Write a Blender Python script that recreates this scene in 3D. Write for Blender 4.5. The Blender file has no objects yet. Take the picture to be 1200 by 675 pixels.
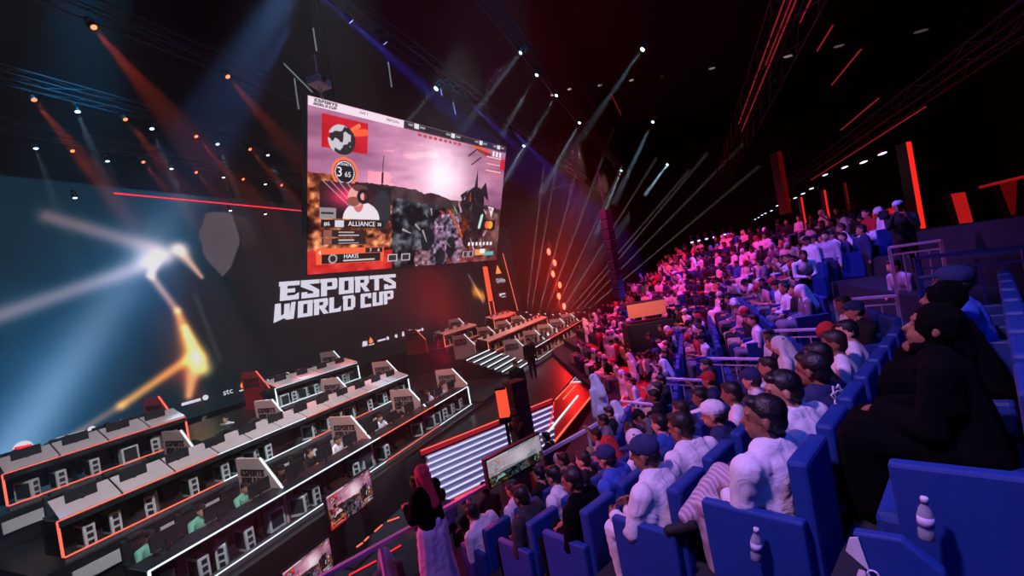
import bpy, bmesh, math, random
import numpy as np
from mathutils import Vector, Matrix, Euler
random.seed(7)
rng = np.random.default_rng(5)
SC = bpy.context.scene
COL = SC.collection
H0 = 5.9           # arena floor lies this far below the photographer's eye; world floor is z = 0
# ---------------------------------------------------------------- camera
FPX = 500.0
ROLL = math.atan(.17); TH = math.atan(355/FPX)
CF = np.array([math.cos(TH), math.sin(TH), 0]); CR = np.array([math.sin(TH), -math.cos(TH), 0]); CD = np.array([0, 0, -1.0])
EX = np.array([math.cos(ROLL), -math.sin(ROLL)]); EY = np.array([math.sin(ROLL), math.cos(ROLL)])
def ray(px, py):
    o = np.array([px-600, py-337.5]); return CF + CR*(o @ EX)/FPX + CD*(o @ EY)/FPX
def frame(h):
    a = math.radians(h); return np.array([math.cos(a), math.sin(a)]), np.array([-math.sin(a), math.cos(a)])
HS = 12.5                       # heading of the stage
SU, SV = frame(HS)
def onT(p, t, h=HS):            # point of the sight line where it meets the upright plane t (stage frame)
    r = ray(*p); s = t/(r[:2] @ frame(h)[1]); return r*s
def onZ(p, z):
    r = ray(*p); return r*(z/r[2])
def atD(p, d): return ray(*p)*d
def S3(s, t, z): q = SU*s + SV*t; return Vector((q[0], q[1], z))
def inS(P): return (float(np.dot(P[:2], SU)), float(np.dot(P[:2], SV)), float(P[2]))
cam = bpy.data.cameras.new('camera'); camo = bpy.data.objects.new('camera', cam); COL.objects.link(camo)
cam.sensor_width = 36; cam.lens = FPX*36/1200; cam.clip_end = 300; cam.clip_start = .02
cr, sr = math.cos(ROLL), math.sin(ROLL)
X = Vector(CR*cr + CD*sr); Y = -Vector(-CR*sr + CD*cr); Z = -Vector(CF)
m = Matrix.Identity(4)
for i in range(3): m[i][0] = X[i]; m[i][1] = Y[i]; m[i][2] = Z[i]
camo.matrix_world = m; SC.camera = camo
# ---------------------------------------------------------------- object helpers
def tag(o, label=None, cat=None, group=None, kind=None):
    if label: o['label'] = label
    if cat: o['category'] = cat
    if group: o['group'] = group
    if kind: o['kind'] = kind
    return o
def empty(name, loc=(0, 0, 0), rz=0, label=None, cat=None, group=None):
    o = bpy.data.objects.new(name, None); COL.objects.link(o); o.location = loc; o.rotation_euler = (0, 0, rz); o.empty_display_size = .1
    return tag(o, label, cat, group)
class MB:
    def __init__(s): s.v = []; s.f = []; s.mi = []
    def add(s, vs, fs, mi=0):
        n = len(s.v); s.v += [tuple(v) for v in vs]; s.f += [tuple(i+n for i in f) for f in fs]; s.mi += [mi]*len(fs)
    def box(s, c, d, R=None, mi=0):
        c = Vector(c); hx, hy, hz = d[0]/2, d[1]/2, d[2]/2
        vs = [Vector((x, y, z)) for x in (-hx, hx) for y in (-hy, hy) for z in (-hz, hz)]
        if R is not None: vs = [R @ v for v in vs]
        s.add([v+c for v in vs], [(0, 1, 3, 2), (4, 6, 7, 5), (0, 4, 5, 1), (2, 3, 7, 6), (0, 2, 6, 4), (1, 5, 7, 3)], mi); return s
    def bar(s, a, b, w=.03, h=None, mi=0):      # square bar between two points
        a, b = Vector(a), Vector(b); d = b-a; L = d.length
        if L < 1e-6: return s
        R = d.to_track_quat('X', 'Z').to_matrix(); s.box((a+b)/2, (L, w, h or w), R, mi); return s
    def tube(s, a, b, r, r2=None, n=8, mi=0):
        a, b = Vector(a), Vector(b); d = b-a; r2 = r if r2 is None else r2
        if d.length < 1e-6: return s
        R = d.to_track_quat('Z', 'X').to_matrix(); vs = []
        for p, q in ((a, r), (b, r2)):
            for i in range(n): vs.append(p + R @ Vector((q*math.cos(2*math.pi*i/n), q*math.sin(2*math.pi*i/n), 0)))
        fs = [(i, (i+1) % n, n+(i+1) % n, n+i) for i in range(n)] + [tuple(range(n-1, -1, -1)), tuple(range(n, 2*n))]
        s.add(vs, fs, mi); return s
    def path(s, pts, r, n=6, mi=0):
        for a, b in zip(pts[:-1], pts[1:]): s.tube(a, b, r, n=n, mi=mi)
        return s
    def prism(s, pts, off, mi=0):               # polygon of 3-D points swept by off
        n = len(pts); off = Vector(off); P = [Vector(p) for p in pts]
        s.add(P+[p+off for p in P], [tuple(range(n-1, -1, -1)), tuple(range(n, 2*n))]+[(i, (i+1) % n, n+(i+1) % n, n+i) for i in range(n)], mi); return s
    def lathe(s, prof, c=(0, 0, 0), n=14, mi=0):  # prof: (r, z)
        c = Vector(c); vs = []; fs = []
        for r, z in prof:
            for i in range(n): vs.append(c+Vector((r*math.cos(2*math.pi*i/n), r*math.sin(2*math.pi*i/n), z)))
        for k in range(len(prof)-1):
            for i in range(n): fs.append((k*n+i, k*n+(i+1) % n, (k+1)*n+(i+1) % n, (k+1)*n+i))
        fs += [tuple(range(n-1, -1, -1)), tuple(range((len(prof)-1)*n, len(prof)*n))]
        s.add(vs, fs, mi); return s
    def mesh(s, name, mats, bevel=0, smooth=False, fix=True):
        me = bpy.data.meshes.new(name); me.from_pydata(s.v, [], s.f)
        for k in (mats if isinstance(mats, (list, tuple)) else [mats]): me.materials.append(k)
        for p, i in zip(me.polygons, s.mi): p.material_index = i
        bm = bmesh.new(); bm.from_mesh(me)
        if fix: bmesh.ops.recalc_face_normals(bm, faces=bm.faces)
        if bevel: bmesh.ops.bevel(bm, geom=bm.edges[:], offset=bevel, segments=2, affect='EDGES', profile=.5)
        bm.to_mesh(me); bm.free()
        if smooth:
            for p in me.polygons: p.use_smooth = True
        return me
    def build(s, name, mats, parent=None, bevel=0, smooth=False):
        return link(name, s.mesh(name, mats, bevel, smooth), parent)
def link(name, me, parent=None, loc=None):
    o = bpy.data.objects.new(name, me); COL.objects.link(o)
    if parent: o.parent = parent
    if loc is not None: o.location = loc
    return o
def copy_tree(o, parent=None):
    c = o.copy(); COL.objects.link(c); c.parent = parent
    for ch in list(o.children):
        if ch.name in SC.objects: copy_tree(ch, c)
    return c
# ---------------------------------------------------------------- materials
def lin(c): return tuple((x/12.92 if x <= .04045 else ((x+.055)/1.055)**2.4) for x in c)
MATS = {}
def mat(name, col, rough=.6, metal=0, var=.12, scale=30, bump=0, emit=None, es=0, spec=.5, trans=0, coat=0):
    if name in MATS: return MATS[name]
    m = bpy.data.materials.new(name); m.use_nodes = True; nt = m.node_tree; b = nt.nodes['Principled BSDF']
    c = lin(col)
    b.inputs['Roughness'].default_value = rough; b.inputs['Metallic'].default_value = metal; b.inputs['Specular IOR Level'].default_value = spec
    if trans: b.inputs['Transmission Weight'].default_value = trans
    if coat: b.inputs['Coat Weight'].default_value = coat
    tc = nt.nodes.new('ShaderNodeTexCoord'); nz = nt.nodes.new('ShaderNodeTexNoise'); nz.inputs['Scale'].default_value = scale; nz.inputs['Detail'].default_value = 2
    nt.links.new(tc.outputs['Object'], nz.inputs['Vector'])
    mx = nt.nodes.new('ShaderNodeMix'); mx.data_type = 'RGBA'
    mx.inputs['A'].default_value = tuple(x*(1-var) for x in c)+(1,); mx.inputs['B'].default_value = tuple(min(1, x*(1+var)) for x in c)+(1,)
    nt.links.new(nz.outputs['Fac'], mx.inputs['Factor']); nt.links.new(mx.outputs['Result'], b.inputs['Base Color'])
    if bump:
        bp = nt.nodes.new('ShaderNodeBump'); bp.inputs['Strength'].default_value = bump; bp.inputs['Distance'].default_value = .02
        nt.links.new(nz.outputs['Fac'], bp.inputs['Height']); nt.links.new(bp.outputs['Normal'], b.inputs['Normal'])
    if emit is not None:
        b.inputs['Emission Color'].default_value = lin(emit)+(1,); b.inputs['Emission Strength'].default_value = es
        m.cycles.emission_sampling = 'NONE'
    MATS[name] = m; return m
def led(name, col, s):
    return mat(name, (.02, .02, .02), emit=col, es=s, rough=.4)
def picture_mat(name, strength):
    m = bpy.data.materials.new(name); m.use_nodes = True; nt = m.node_tree; b = nt.nodes['Principled BSDF']
    at = nt.nodes.new('ShaderNodeAttribute'); at.attribute_name = 'picture'
    b.inputs['Base Color'].default_value = (.006, .007, .008, 1); b.inputs['Roughness'].default_value = .35; b.inputs['Specular IOR Level'].default_value = .2
    nt.links.new(at.outputs['Color'], b.inputs['Emission Color']); b.inputs['Emission Strength'].default_value = strength
    m.cycles.emission_sampling = 'NONE'; return m
def picture_mesh(name, nx, ny, fn, P, m):
    """a display: P(u, v) gives the 3-D point, fn(U, V) the displayed sRGB colours"""
    u, v = np.meshgrid(np.linspace(0, 1, nx), np.linspace(0, 1, ny)); pts = P(u.ravel(), v.ravel())
    idx = np.arange(nx*ny).reshape(ny, nx)
    f = np.stack([idx[:-1, :-1], idx[:-1, 1:], idx[1:, 1:], idx[1:, :-1]], -1).reshape(-1, 4)
    me = bpy.data.meshes.new(name); me.from_pydata(pts.tolist(), [], f.tolist())
    c = np.clip(fn(u.ravel(), v.ravel()), 0, 1); c = np.where(c <= .04045, c/12.92, ((c+.055)/1.055)**2.4)
    a = me.color_attributes.new('picture', 'FLOAT_COLOR', 'POINT'); a.data.foreach_set('color', np.concatenate([c, np.ones((len(c), 1))], 1).astype(np.float32).ravel())
    me.materials.append(m); return me
# ---------------------------------------------------------------- lettering
GL = {'E': [(0, 0, 1.45, 4.2), (0, 0, 4.1, 1.25), (0, 2.05, 3.2, 3.15), (-.3, 3.95, 4.2, 5.2), [(3.0, 1.2), (4.1, 1.2), (4.1, 1.9)]],
      'S': [(0, 0, 4.2, 1.2), (0, 0, 1.3, 1.75), (-.2, 4.0, 4.2, 5.2), [(-.2, 4.1), (-.2, 3.4), (2.8, 1.75), (2.8, 1.0), (4.2, 1.0), (4.2, 2.1), (1.5, 4.1)]],
      'P': [(0, 0, 1.45, 5.2), (-.3, 4.1, 4.0, 5.2), (2.9, 2.2, 4.2, 4.9), (1.2, 1.8, 3.9, 2.8)], 'O': [(0, .2, 1.45, 5.2), (2.75, 0, 4.2, 5.0), (0, 0, 4.0, 1.1), (.2, 4.1, 4.2, 5.2)],
      'R': [(0, 0, 1.45, 5.2), (-.2, 4.1, 4.0, 5.2), (2.8, 2.7, 4.2, 4.9), (1.2, 2.0, 3.7, 3.0), [(1.6, 2.2), (3.0, 2.2), (4.5, 0), (3.0, 0)]], 'T': [(1.4, 0, 2.85, 5.2), (-.2, 4.0, 4.4, 5.2)],
      'W': [[(0, 5.2), (1.4, 5.2), (1.6, 1.3), (2.4, 1.9), (2.4, 4.9), (3.8, 4.9), (3.8, 1.2), (4.3, 5.2), (5.4, 5.2), (5.0, 0), (3.2, 0), (2.4, .6), (-.2, -.4)]], 'L': [(0, 0, 1.45, 5.2), (0, 0, 3.8, 1.2), [(2.8, 1.1), (3.8, 1.1), (3.9, 1.9)]],
      'D': [(0, 0, 1.45, 5.2), (0, 0, 3.5, 1.1), (-.2, 4.1, 3.7, 5.2), (2.75, .7, 4.2, 4.6)],
      'C': [(0, .2, 1.45, 5.0), (0, 0, 4, 1.15), (0, 4.05, 4.1, 5.2), (2.9, 3.3, 4.1, 4.3)], 'U': [(0, .2, 1.45, 5.2), (2.75, 0, 4.2, 5.2), (0, 0, 4, 1.15)]}
def word(mb, txt, org, ux, uz, h, th=.01, wid=None, gap=.75, shear=.18, mi=0):
    """slanted block capitals: origin, unit vectors along and up, height h"""
    org, ux, uz = Vector(org), Vector(ux), Vector(uz); nrm = ux.cross(uz); k = h/5.2
    adv = [0 if c == ' ' else (5.6 if c == 'W' else 4.2) for c in txt]; tot = sum(a+gap if a else 1.6 for a in adv)-gap
    kx = k if wid is None else wid/tot; x = 0
    for c, a in zip(txt, adv):
        if c == ' ': x += 1.6; continue
        for g in GL[c]:
            q = g if isinstance(g, list) else [(g[0], g[1]), (g[2], g[1]), (g[2], g[3]), (g[0], g[3])]
            P = [org+ux*((x+px)*kx+py*k*shear)+uz*(py*k) for px, py in q]
            mb.prism(P, nrm*th, mi)
        x += a+gap
    return x*kx
def text_mesh(s, size, th=.004, name='lettering'):
    c = bpy.data.curves.new('t', 'FONT'); c.body = s; c.size = size; c.extrude = th; c.resolution_u = 2; c.align_x = 'LEFT'
    o = bpy.data.objects.new('t', c); COL.objects.link(o); dg = bpy.context.evaluated_depsgraph_get(); dg.update()
    me = bpy.data.meshes.new_from_object(o.evaluated_get(dg)); bpy.data.objects.remove(o); bpy.data.curves.remove(c); me.name = name; return me
def text_on(s, size, org, ux, uz, m, parent, name='lettering', bold=0):
    me = text_mesh(s, size); ux, uz = Vector(ux), Vector(uz); n = ux.cross(uz)
    M = Matrix((ux, uz, n)).transposed().to_4x4(); M.translation = Vector(org)
    me.transform(M); me.materials.clear(); me.materials.append(m); return link(name, me, parent)
def fbm(x, y, seed=0, octv=4):
    r = np.random.default_rng(seed); g = r.random((64, 64)); out = 0; amp = .5
    for o in range(octv):
        xi = np.floor(x).astype(int); yi = np.floor(y).astype(int); fx = x-xi; fy = y-yi; fx = fx*fx*(3-2*fx); fy = fy*fy*(3-2*fy)
        a = g[yi % 64, xi % 64]; b = g[yi % 64, (xi+1) % 64]; c = g[(yi+1) % 64, xi % 64]; d = g[(yi+1) % 64, (xi+1) % 64]
        out = out + amp*((a*(1-fx)+b*fx)*(1-fy)+(c*(1-fx)+d*fx)*fy); amp /= 2; x = x*2.03+7.1; y = y*2.03+3.7
    return out
def seg_d(x, y, ax, ay, bx, by):
    dx, dy = bx-ax, by-ay; t = np.clip(((x-ax)*dx+(y-ay)*dy)/(dx*dx+dy*dy), 0, 1)
    return np.hypot(x-ax-t*dx, y-ay-t*dy), t
def in_poly(x, y, P):
    r = np.zeros(x.shape, bool); n = len(P); j = n-1
    for i in range(n):
        xi, yi = P[i]; xj, yj = P[j]
        r ^= ((yi > y) != (yj > y)) & (x < (xj-xi)*(y-yi)/(yj-yi+1e-12)+xi); j = i
    return r
M_black = mat('matte_black', (.10, .11, .12), .7)
M_dark = mat('dark_painted_metal', (.16, .17, .2), .45, .3)
M_floor = mat('dark_arena_carpet', (.17, .18, .24), .9, var=.3, scale=6, bump=.2)
M_terr = mat('dark_terrace_carpet', (.13, .13, .17), .9, var=.3, scale=8, bump=.2)
M_stage = mat('black_stage_deck', (.12, .12, .13), .35, var=.2, scale=3)
M_fascia = mat('grey_stage_fascia', (.34, .32, .35), .55, var=.1, scale=4)
M_hood = mat('pale_pink_grey_hood', (.84, .76, .76), .5, var=.06, scale=3)
M_fin = mat('brushed_rose_metal', (.80, .68, .66), .55, 0, var=.1, scale=3)
M_finred = mat('red_divider_panel', (.72, .10, .14), .5, var=.1, scale=3)
M_ink = mat('black_lettering', (.05, .04, .05), .6)
M_seat = mat('blue_upholstery', (.10, .23, .52), .55, var=.08, scale=20, bump=.08)
M_rail = mat('lavender_grey_railing_paint', (.80, .80, .88), .4)
M_white = mat('white_plastic', (.85, .85, .86), .4)
M_screenback = mat('black_screen_casing', (.05, .05, .06), .5)
M_glass = mat('dark_tinted_glass', (.10, .12, .13), .15)
L_white = led('white_led', (.90, .96, 1), 1.35)
L_orange = led('orange_red_led', (1, .42, .33), 1.35)
L_red = led('red_led', (1, .16, .2), 1.3)
L_stair = led('cool_white_stair_led', (.82, .84, 1), 1.1)
L_sign = led('white_sign_led', (.86, .85, .92), 1.0)
# ---------------------------------------------------------------- the LED wall behind the stage
HW = 8.0; WU, WV = frame(HW); WT = 22.0
def W3(s, z, off=0): q = WU*s + WV*(WT-off); return Vector((q[0], q[1], z))
K = WT/19
WS0, WS1, WZ0, WZ1 = 1.0, 44.0, -3.3, 6.9
def wall_picture(u, v):
    s = (WS0+(WS1-WS0)*u)/K; z = (WZ0+(WZ1-WZ0)*v)/K
    n = fbm(s*.5, z*.5, 3)
    fade = np.clip((13-s)/9, 0, 1)
    c = np.zeros((len(s), 3)) + np.array([.02, .07, .09])
    c += (fade*(.5+n)*.13)[:, None]*np.array([.55, .9, 1.25])
    def glow(ax, ay, bx, by, w0, w1, col, a, p=2):
        d, t = seg_d(s, z, ax, ay, bx, by); w = w0+(w1-w0)*t
        c[:] = c + (a*np.exp(-(d/w)**p))[:, None]*np.array(col)
    d, t = seg_d(s, z, 3.4, -3.2, 9.6, 5.9)
    c += np.exp(-(d/1.9)**2)[:, None]*np.array([.0, .17, .30])*(1-.45*t[:, None]) + np.exp(-(d/.72)**2)[:, None]*np.array([.42, .36, .36])*(1-.72*t[:, None])
    c += (np.exp(-((s-8.6)/1.5)**2-((z-3.6)/1.3)**2)*.08)[:, None]*np.array([.9, 1, 1.2])
    glow(1.5, .7, 8.6, 3.35, .22, .30, (.72, .48, .46), .6)
    glow(5.6, 4.75, 8.3, 3.75, .25, .34, (.75, .45, .40), .55)
    glow(8.0, 3.35, 9.25, 3.72, .42, .30, (.75, .62, .55), .5)
    glow(9.1, 3.7, 9.75, 2.55, .24, .07, (1.0, .62, .42), .85)
    glow(8.25, 3.2, 8.05, 2.7, .15, .13, (1.0, .62, .5), .7)
    glow(8.05, 2.7, 8.7, 1.3, .13, .14, (.95, .55, .42), .7)
    glow(8.7, 1.3, 9.0, -.6, .12, .40, (1.0, .55, .18), .95)
    glow(8.85, .6, 9.25, -1.1, .12, .30, (1.0, .85, .45), .9)
    glow(9.0, -.7, 8.6, -2.0, .32, .14, (1.0, .60, .30), .9)
    glow(8.9, -.55, 6.6, -1.72, .17, .15, (1.0, .55, .16), .9)
    glow(6.6, -1.72, 5.2, -2.3, .14, .10, (.8, .42, .22), .5)
    glow(8.6, 1.0, 8.3, -1.0, .5, .6, (.5, .10, .08), .38)
    glow(8.6, -1.3, 8.9, -2.2, .4, .4, (.5, .12, .05), .4)
    glow(9.4, 1.8, 9.9, -.9, .10, .10, (.5, .4, .3), .25)
    # grey emblem plate fading in beside the flames
    P1 = [(10.35, 5.3), (11.35, 5.35), (11.55, 4.1), (11.0, 3.0), (10.55, 2.55), (10.0, 3.3), (9.9, 4.3)]
    P2 = [(11.45, 5.3), (12.15, 5.1), (12.25, 4.2), (11.9, 3.5), (11.5, 3.7), (11.55, 4.5)]
    k = in_poly(s, z, P1); c[k] = np.array([.36, .34, .38])+(n[k, None]-.5)*.1
    k = in_poly(s, z, P2); c[k] = np.array([.13, .13, .15])+(n[k, None]-.45)*.25
    # flame far right by the banner
    glow(29.5, 1.6, 31.0, -.7, .14, .22, (.9, .6, .5), .55); glow(30.0, .2, 32.2, -.6, .5, .35, (1, .5, .15), .9)
    return c
wall = link('wall_back', picture_mesh('wall_back', 620, 150, wall_picture,
        lambda u, v: np.stack([WU[0]*(WS0+(WS1-WS0)*u)+WV[0]*WT, WU[1]*(WS0+(WS1-WS0)*u)+WV[1]*WT, WZ0+(WZ1-WZ0)*v], 1), picture_mat('led_wall_picture', .8)))
tag(wall, kind='structure')
b = MB(); b.prism([W3(WS0-.1, WZ0, -.35), W3(WS1+.1, WZ0, -.35), W3(WS1+.1, WZ1+.1, -.35), W3(WS0-.1, WZ1+.1, -.35)], Vector((WV[0], WV[1], 0))*-.33)
o = b.build('wall_back_frame', M_screenback); tag(o, kind='structure'); o.name = 'trim_1'
b = MB(); b.box((W3(13.5, WZ1-.12, .06)+W3(13.5, WZ1-.12, .06))/2, (.01, .01, .01))
b = MB(); b.bar(W3(8.5, WZ1-.28, .08), W3(20, WZ1-.28, .08), .05, .05)
tag(b.build('light_strip', L_red), 'thin red light strip along the top of the giant display wall', 'light strip')
# title
ux = Vector((WU[0], WU[1], 0)); uz = Vector((0, 0, 1))
t = empty('title_sign', W3(14.9, .35, .1), 0, 'large white slanted two line title on the display wall', 'sign')
for txt, z, h, w, s0 in (('ESPORTS', 1.42, 1.05, 9.1, 14.9), ('WORLD CUP', .36, .93, 9.1, 14.4)):
    b = MB(); word(b, txt, W3(s0, z, .06)-t.location, ux, uz, h, .03, wid=w, gap=.55, shear=.22); b.build('lettering', L_sign, t)
# sponsor line low on the wall
SPON = [('round', 4.9, 'round white mark with a red band at the left end of the wall line'), ('bars', 5.7, 'small triangle and long bar mark beside the round red banded one'), ('stc', 7.3, 'small white lettering left of the first amber flame mark'), ('flame', 8.6, 'amber flame mark over a white dash, leftmost of the flame marks'), ('bars', 9.6, 'white dash and disc mark right of the leftmost flame mark'),
        ('stc', 11.3, 'white letters just below the bright flame picture'), ('flame', 12.3, 'amber flame mark between the two red dividers'), ('bars', 13.1, 'white dash and disc mark right of the middle flame mark'), ('disc', 14.6, 'small pinkish disc mark left of the tall red divider'), ('disc', 15.3, 'small white disc mark nearest the tall red divider'),
        ('blob', 20.0, 'white block mark, first of the line under the title'), ('flame', 20.8, 'amber flame mark in the line under the title'), ('bars', 21.4, 'white dash and disc mark in the line under the title'), ('disc', 23.2, 'white disc mark in the line under the title'), ('blob', 23.8, 'white block mark in the line under the title, left of two'), ('blob', 24.5, 'white block mark in the line under the title, right of two'), ('bars', 25.2, 'white dash mark at the right end of the line under the title')]
wv3 = Vector((WV[0], WV[1], 0))
for k, s, lab in SPON:
    z = -2.72 if s < 17 else -2.15
    g = empty('sponsor_mark', W3(s, z, .08), 0, lab, 'sign')
    if k == 'round':
        b = MB(); b.tube((0, 0, .15), wv3*-.02+Vector((0, 0, .15)), .24, n=24); b.build('disc', L_sign, g)
        b = MB(); b.bar(ux*-.2+uz*.2-wv3*.03, ux*.2+uz*.16-wv3*.03, .02, .12); b.build('red_band', L_red, g)
    elif k == 'flame':
        b = MB(); b.prism([ux*-.15+uz*.1, ux*.15+uz*.1, ux*.17+uz*.25, uz*.5, ux*-.17+uz*.25], wv3*-.02); b.build('flame', led('amber_led', (1, .5, .25), 1.2), g)
        b = MB(); b.bar(ux*-.25, ux*.25, .02, .06); b.build('dash', L_sign, g)
    elif k == 'disc': b = MB(); b.tube(uz*.14, uz*.14-wv3*.02, .13, n=16); b.build('disc', L_sign, g)
    elif k == 'bars':
        b = MB(); b.bar(uz*.12, ux*.75+uz*.12, .02, .12); b.build('dash', L_sign, g); b = MB(); b.tube(ux*.95+uz*.14, ux*.95+uz*.14-wv3*.02, .12, n=14); b.build('disc', L_sign, g)
    elif k == 'blob': b = MB(); b.prism([uz*.0, ux*.42, ux*.46+uz*.3, ux*.1+uz*.34], wv3*-.02); b.build('block', L_sign, g)
    else: text_on(k, .40, (0, 0, 0), ux, uz, L_sign, g)
# ---------------------------------------------------------------- hanging game screen
SH, ST = math.radians(-2.0), .331
su = Vector((math.cos(SH), math.sin(SH), 0)); sn = Vector((-math.sin(SH), math.cos(SH), 0)); sup = Vector((0, 0, 1))*math.cos(ST)-sn*math.sin(ST)
sc = Vector((13.97, 13.8, 4.653)); SWd, SHt = 11.0, 6.18; sfr = sup.cross(su)*-1   # towards the seats
if sfr.y > 0: sfr = -sfr
def game_picture(u, v):
    x, y = u, v; A = 16/9; xx = x*A
    n1 = fbm(x*9, y*6, 11); n2 = fbm(x*30, y*22, 12, 3); n3 = fbm(x*60, y*40, 13, 2)
    sun = np.exp(-(((x-.60)/.17)**2+((y-.66)/.30)**2))
    sky = np.array([.66, .42, .56])*(1-y[:, None]*.0)+(n1[:, None]-.5)*np.array([.25, .2, .2])+sun[:, None]*np.array([.42, .5, .42])
    sky += np.clip(.25-np.abs(x-.33), 0, 1)[:, None]*np.array([.45, .35, .35])
    c = sky.copy()
    n4 = fbm(x*5+y*3, y*16-x*4, 15, 4); c += (n4[:, None]-.47)*np.array([.30, .26, .24])*np.clip(1.2-sun, .2, 1)[:, None]
    k = (n4 > .60) & (x > .22) & (x < .55); c[k] += np.array([.16, .06, .02])
    hor = .60-.12*x+.07*(n1-.5)+.03*(n2-.45)
    k = y < hor; far = k & (y > hor-.12)
    grass = np.array([.60, .33, .20])+(n2[:, None]-.47)*np.array([1.7, 1.3, 1.0])+(n3[:, None]-.38)*np.array([.8, .6, .5])
    c[k] = grass[k]
    c[far & (x > .2)] = (np.array([.25, .17, .18])+(n2[:, None]-.5)*.3)[far & (x > .2)]
    k = (y < hor-.08) & (x > .34+.12*(n1-.5)) & (x < .62); c[k] = (np.array([.10, .12, .14])+(n2[:, None]-.44)*np.array([1.2, 1.15, 1.2]))[k]
    k = (x > .62) & (y < .45+.1*(n1-.5)); c[k] = (np.array([.42, .26, .25])+(n2[:, None]-.5)*np.array([.6, .5, .5]))[k]
    c[k & (y < .12)] += np.array([.05, -.05, -.03])
    k = (x < .34) & (y < .14+.06*(n1-.5)); c[k] = (np.array([.80, .16, .14])+(n2[:, None]-.5)*.35)[k]
    # pale machine figure, bottom centre
    for cx, cy, rx, ry, col in ((.60, .17, .07, .22, (.62, .48, .60)), (.55, .10, .05, .14, (.5, .42, .52)), (.70, .18, .05, .20, (.66, .50, .60)), (.655, .30, .05, .10, (.55, .45, .55)), (.50, .05, .05, .09, (.6, .45, .5))):
        k = ((x-cx)/rx)**2+((y-cy)/ry)**2 < .65+n1*.7; c[k] = (np.array(col)+(n3[:, None]-.5)*np.array([1.3, 1.1, 1.25]))[k]
    for cx, cy, rx, ry in ((.60, .06, .035, .07), (.52, .20, .04, .10), (.66, .14, .03, .1)):
        k = ((x-cx)/rx)**2+((y-cy)/ry)**2 < .8; c[k] = (np.array([.10, .12, .13])+(n3[:, None]-.5)*.2)[k]
    # dark warrior with orange armour at the right
    for cx, cy, rx, ry, col in ((.80, .50, .07, .14, (.12, .10, .12)), (.77, .34, .06, .13, (.24, .13, .10)), (.73, .46, .05, .06, (.16, .12, .13)), (.84, .36, .05, .16, (.15, .11, .13)), (.75, .26, .03, .10, (.45, .18, .10)), (.79, .20, .06, .1, (.22, .14, .14))):
        k = ((x-cx)/rx)**2+((y-cy)/ry)**2 < .6+n1*.8; c[k] = (np.array(col)+(n3[:, None]-.5)*.35)[k]
    for P in ([(.79, .62), (.805, .86-.08), (.815, .60)], [(.70, .55), (.75, .60), (.72, .50)], [(.83, .60), (.87, .68), (.90, .52)], [(.60, .5), (.605, .66-.02), (.615, .5)][:0]):
        if P: k = in_poly(x, y, P); c[k] = (.13, .09, .12)
    for ax, ay, bx, by, w, col in ((.735, .86, .80, .94, .006, (.25, .10, .14)), (.76, .80, .82, .87, .006, (.3, .12, .16)), (.80, .93, .88, .90, .018, (.55, .16, .18)), (.76, .95, .87, .93, .012, (.85, .35, .15)), (.28, .55, .285, .75, .003, (.15, .1, .16)), (.283, .58, .283, .64, .008, (.15, .1, .16)), (.64, .42, .73, .22, .010, (.75, .32, .14)), (.665, .46, .69, .40, .003, (.35, .8, .5)), (.845, .30, .86, .40, .016, (.7, .85, .8))):
        d, _ = seg_d(x*A, y, ax*A, ay, bx*A, by); c[d < w] = col
    for i in range(26):      # jagged dark growth and pale plates around the figures
        r = np.random.default_rng(i+40); cx, cy = (.60+.30*r.random(), .10+.42*r.random()); L = .03+.05*r.random(); a = r.random()*3.1; ax, ay, bx, by = cx, cy, cx+L*math.cos(a)*.6, cy+L*math.sin(a)*1.6
        d, t_ = seg_d(x*A, y, ax*A, ay, bx*A, by); col = [(.10, .08, .10), (.70, .55, .68), (.12, .10, .12), (.60, .22, .12), (.35, .30, .34)][i % 5]; c[d < .011*(1-t_*.8)] = col
    for i in range(16):
        r = np.random.default_rng(i+90); cx, cy = (.34+.30*r.random(), .05+.38*r.random()); d, t_ = seg_d(x*A, y, cx*A, cy, (cx+.05*r.random())*A, cy-.09*r.random()); c[d < .008*(1-t_*.7)] = [(.62, .60, .62), (.06, .08, .09), (.42, .44, .46)][i % 3]
    # score strips, picture in picture and panels
    def R(x0, y0, x1, y1, col): k = (x > x0) & (x < x1) & (y > y0) & (y < y1); c[k] = col; return k
    R(0, .952, .37, 1, (.93, .84, .90)); R(.37, .965, 1, 1, (.12, .11, .13)); R(.37, .952, 1, .965, (.3, .16, .2))
    for q in (.42, .62, .80, .93): R(q, .968, q+.022, .998, (.85, .85, .88)); R(q-.03, .975, q-.006, .99, (.6, .6, .62)); R(q+.028, .975, q+.055, .99, (.6, .6, .62))
    for q in range(9): R(.44+q*.028, .922, .458+q*.028, .942, (.75, .25, .28))
    k = R(.045, .74, .215, .925, (.80, .12, .18)); c[k] += ((n1[k, None]-.5)*.25)
    d, _ = seg_d(xx, y, .10*A, .80, .18*A, .90); c[(d < .012) & k] = (1, .45, .25); d, _ = seg_d(xx, y, .17*A, .855, .205*A, .87); c[(d < .02) & k] = (1, .35, .2)
    d = np.hypot(xx-.12*A, y-.80); c[d < .085] = (.16, .14, .15)
    q = (np.hypot(xx-.115*A, y-.80) < .085) & (n2 > .40) & (x < .150); c[q] = (.76, .74, .78)
    d = np.hypot(xx-.13*A, y-.615); c[d < .088] = (.98, .45, .28); c[d < .072] = (.10, .09, .12); c[(d < .066) & (d > .060)] = (.85, .8, .85)
    k = R(.04, .335, .325, .555, (.10, .08, .10)); c[k] += (np.exp(-((x-.145)/.07)**2-((y-.47)/.06)**2)[k, None])*np.array([.9, .1, .3])
    for q in range(4):
        d, _ = seg_d(xx, y, (.05+q*.03)*A, .555, (.16+q*.02)*A, .40); c[(d < .002) & k] = (.8, .6, .7)
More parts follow.
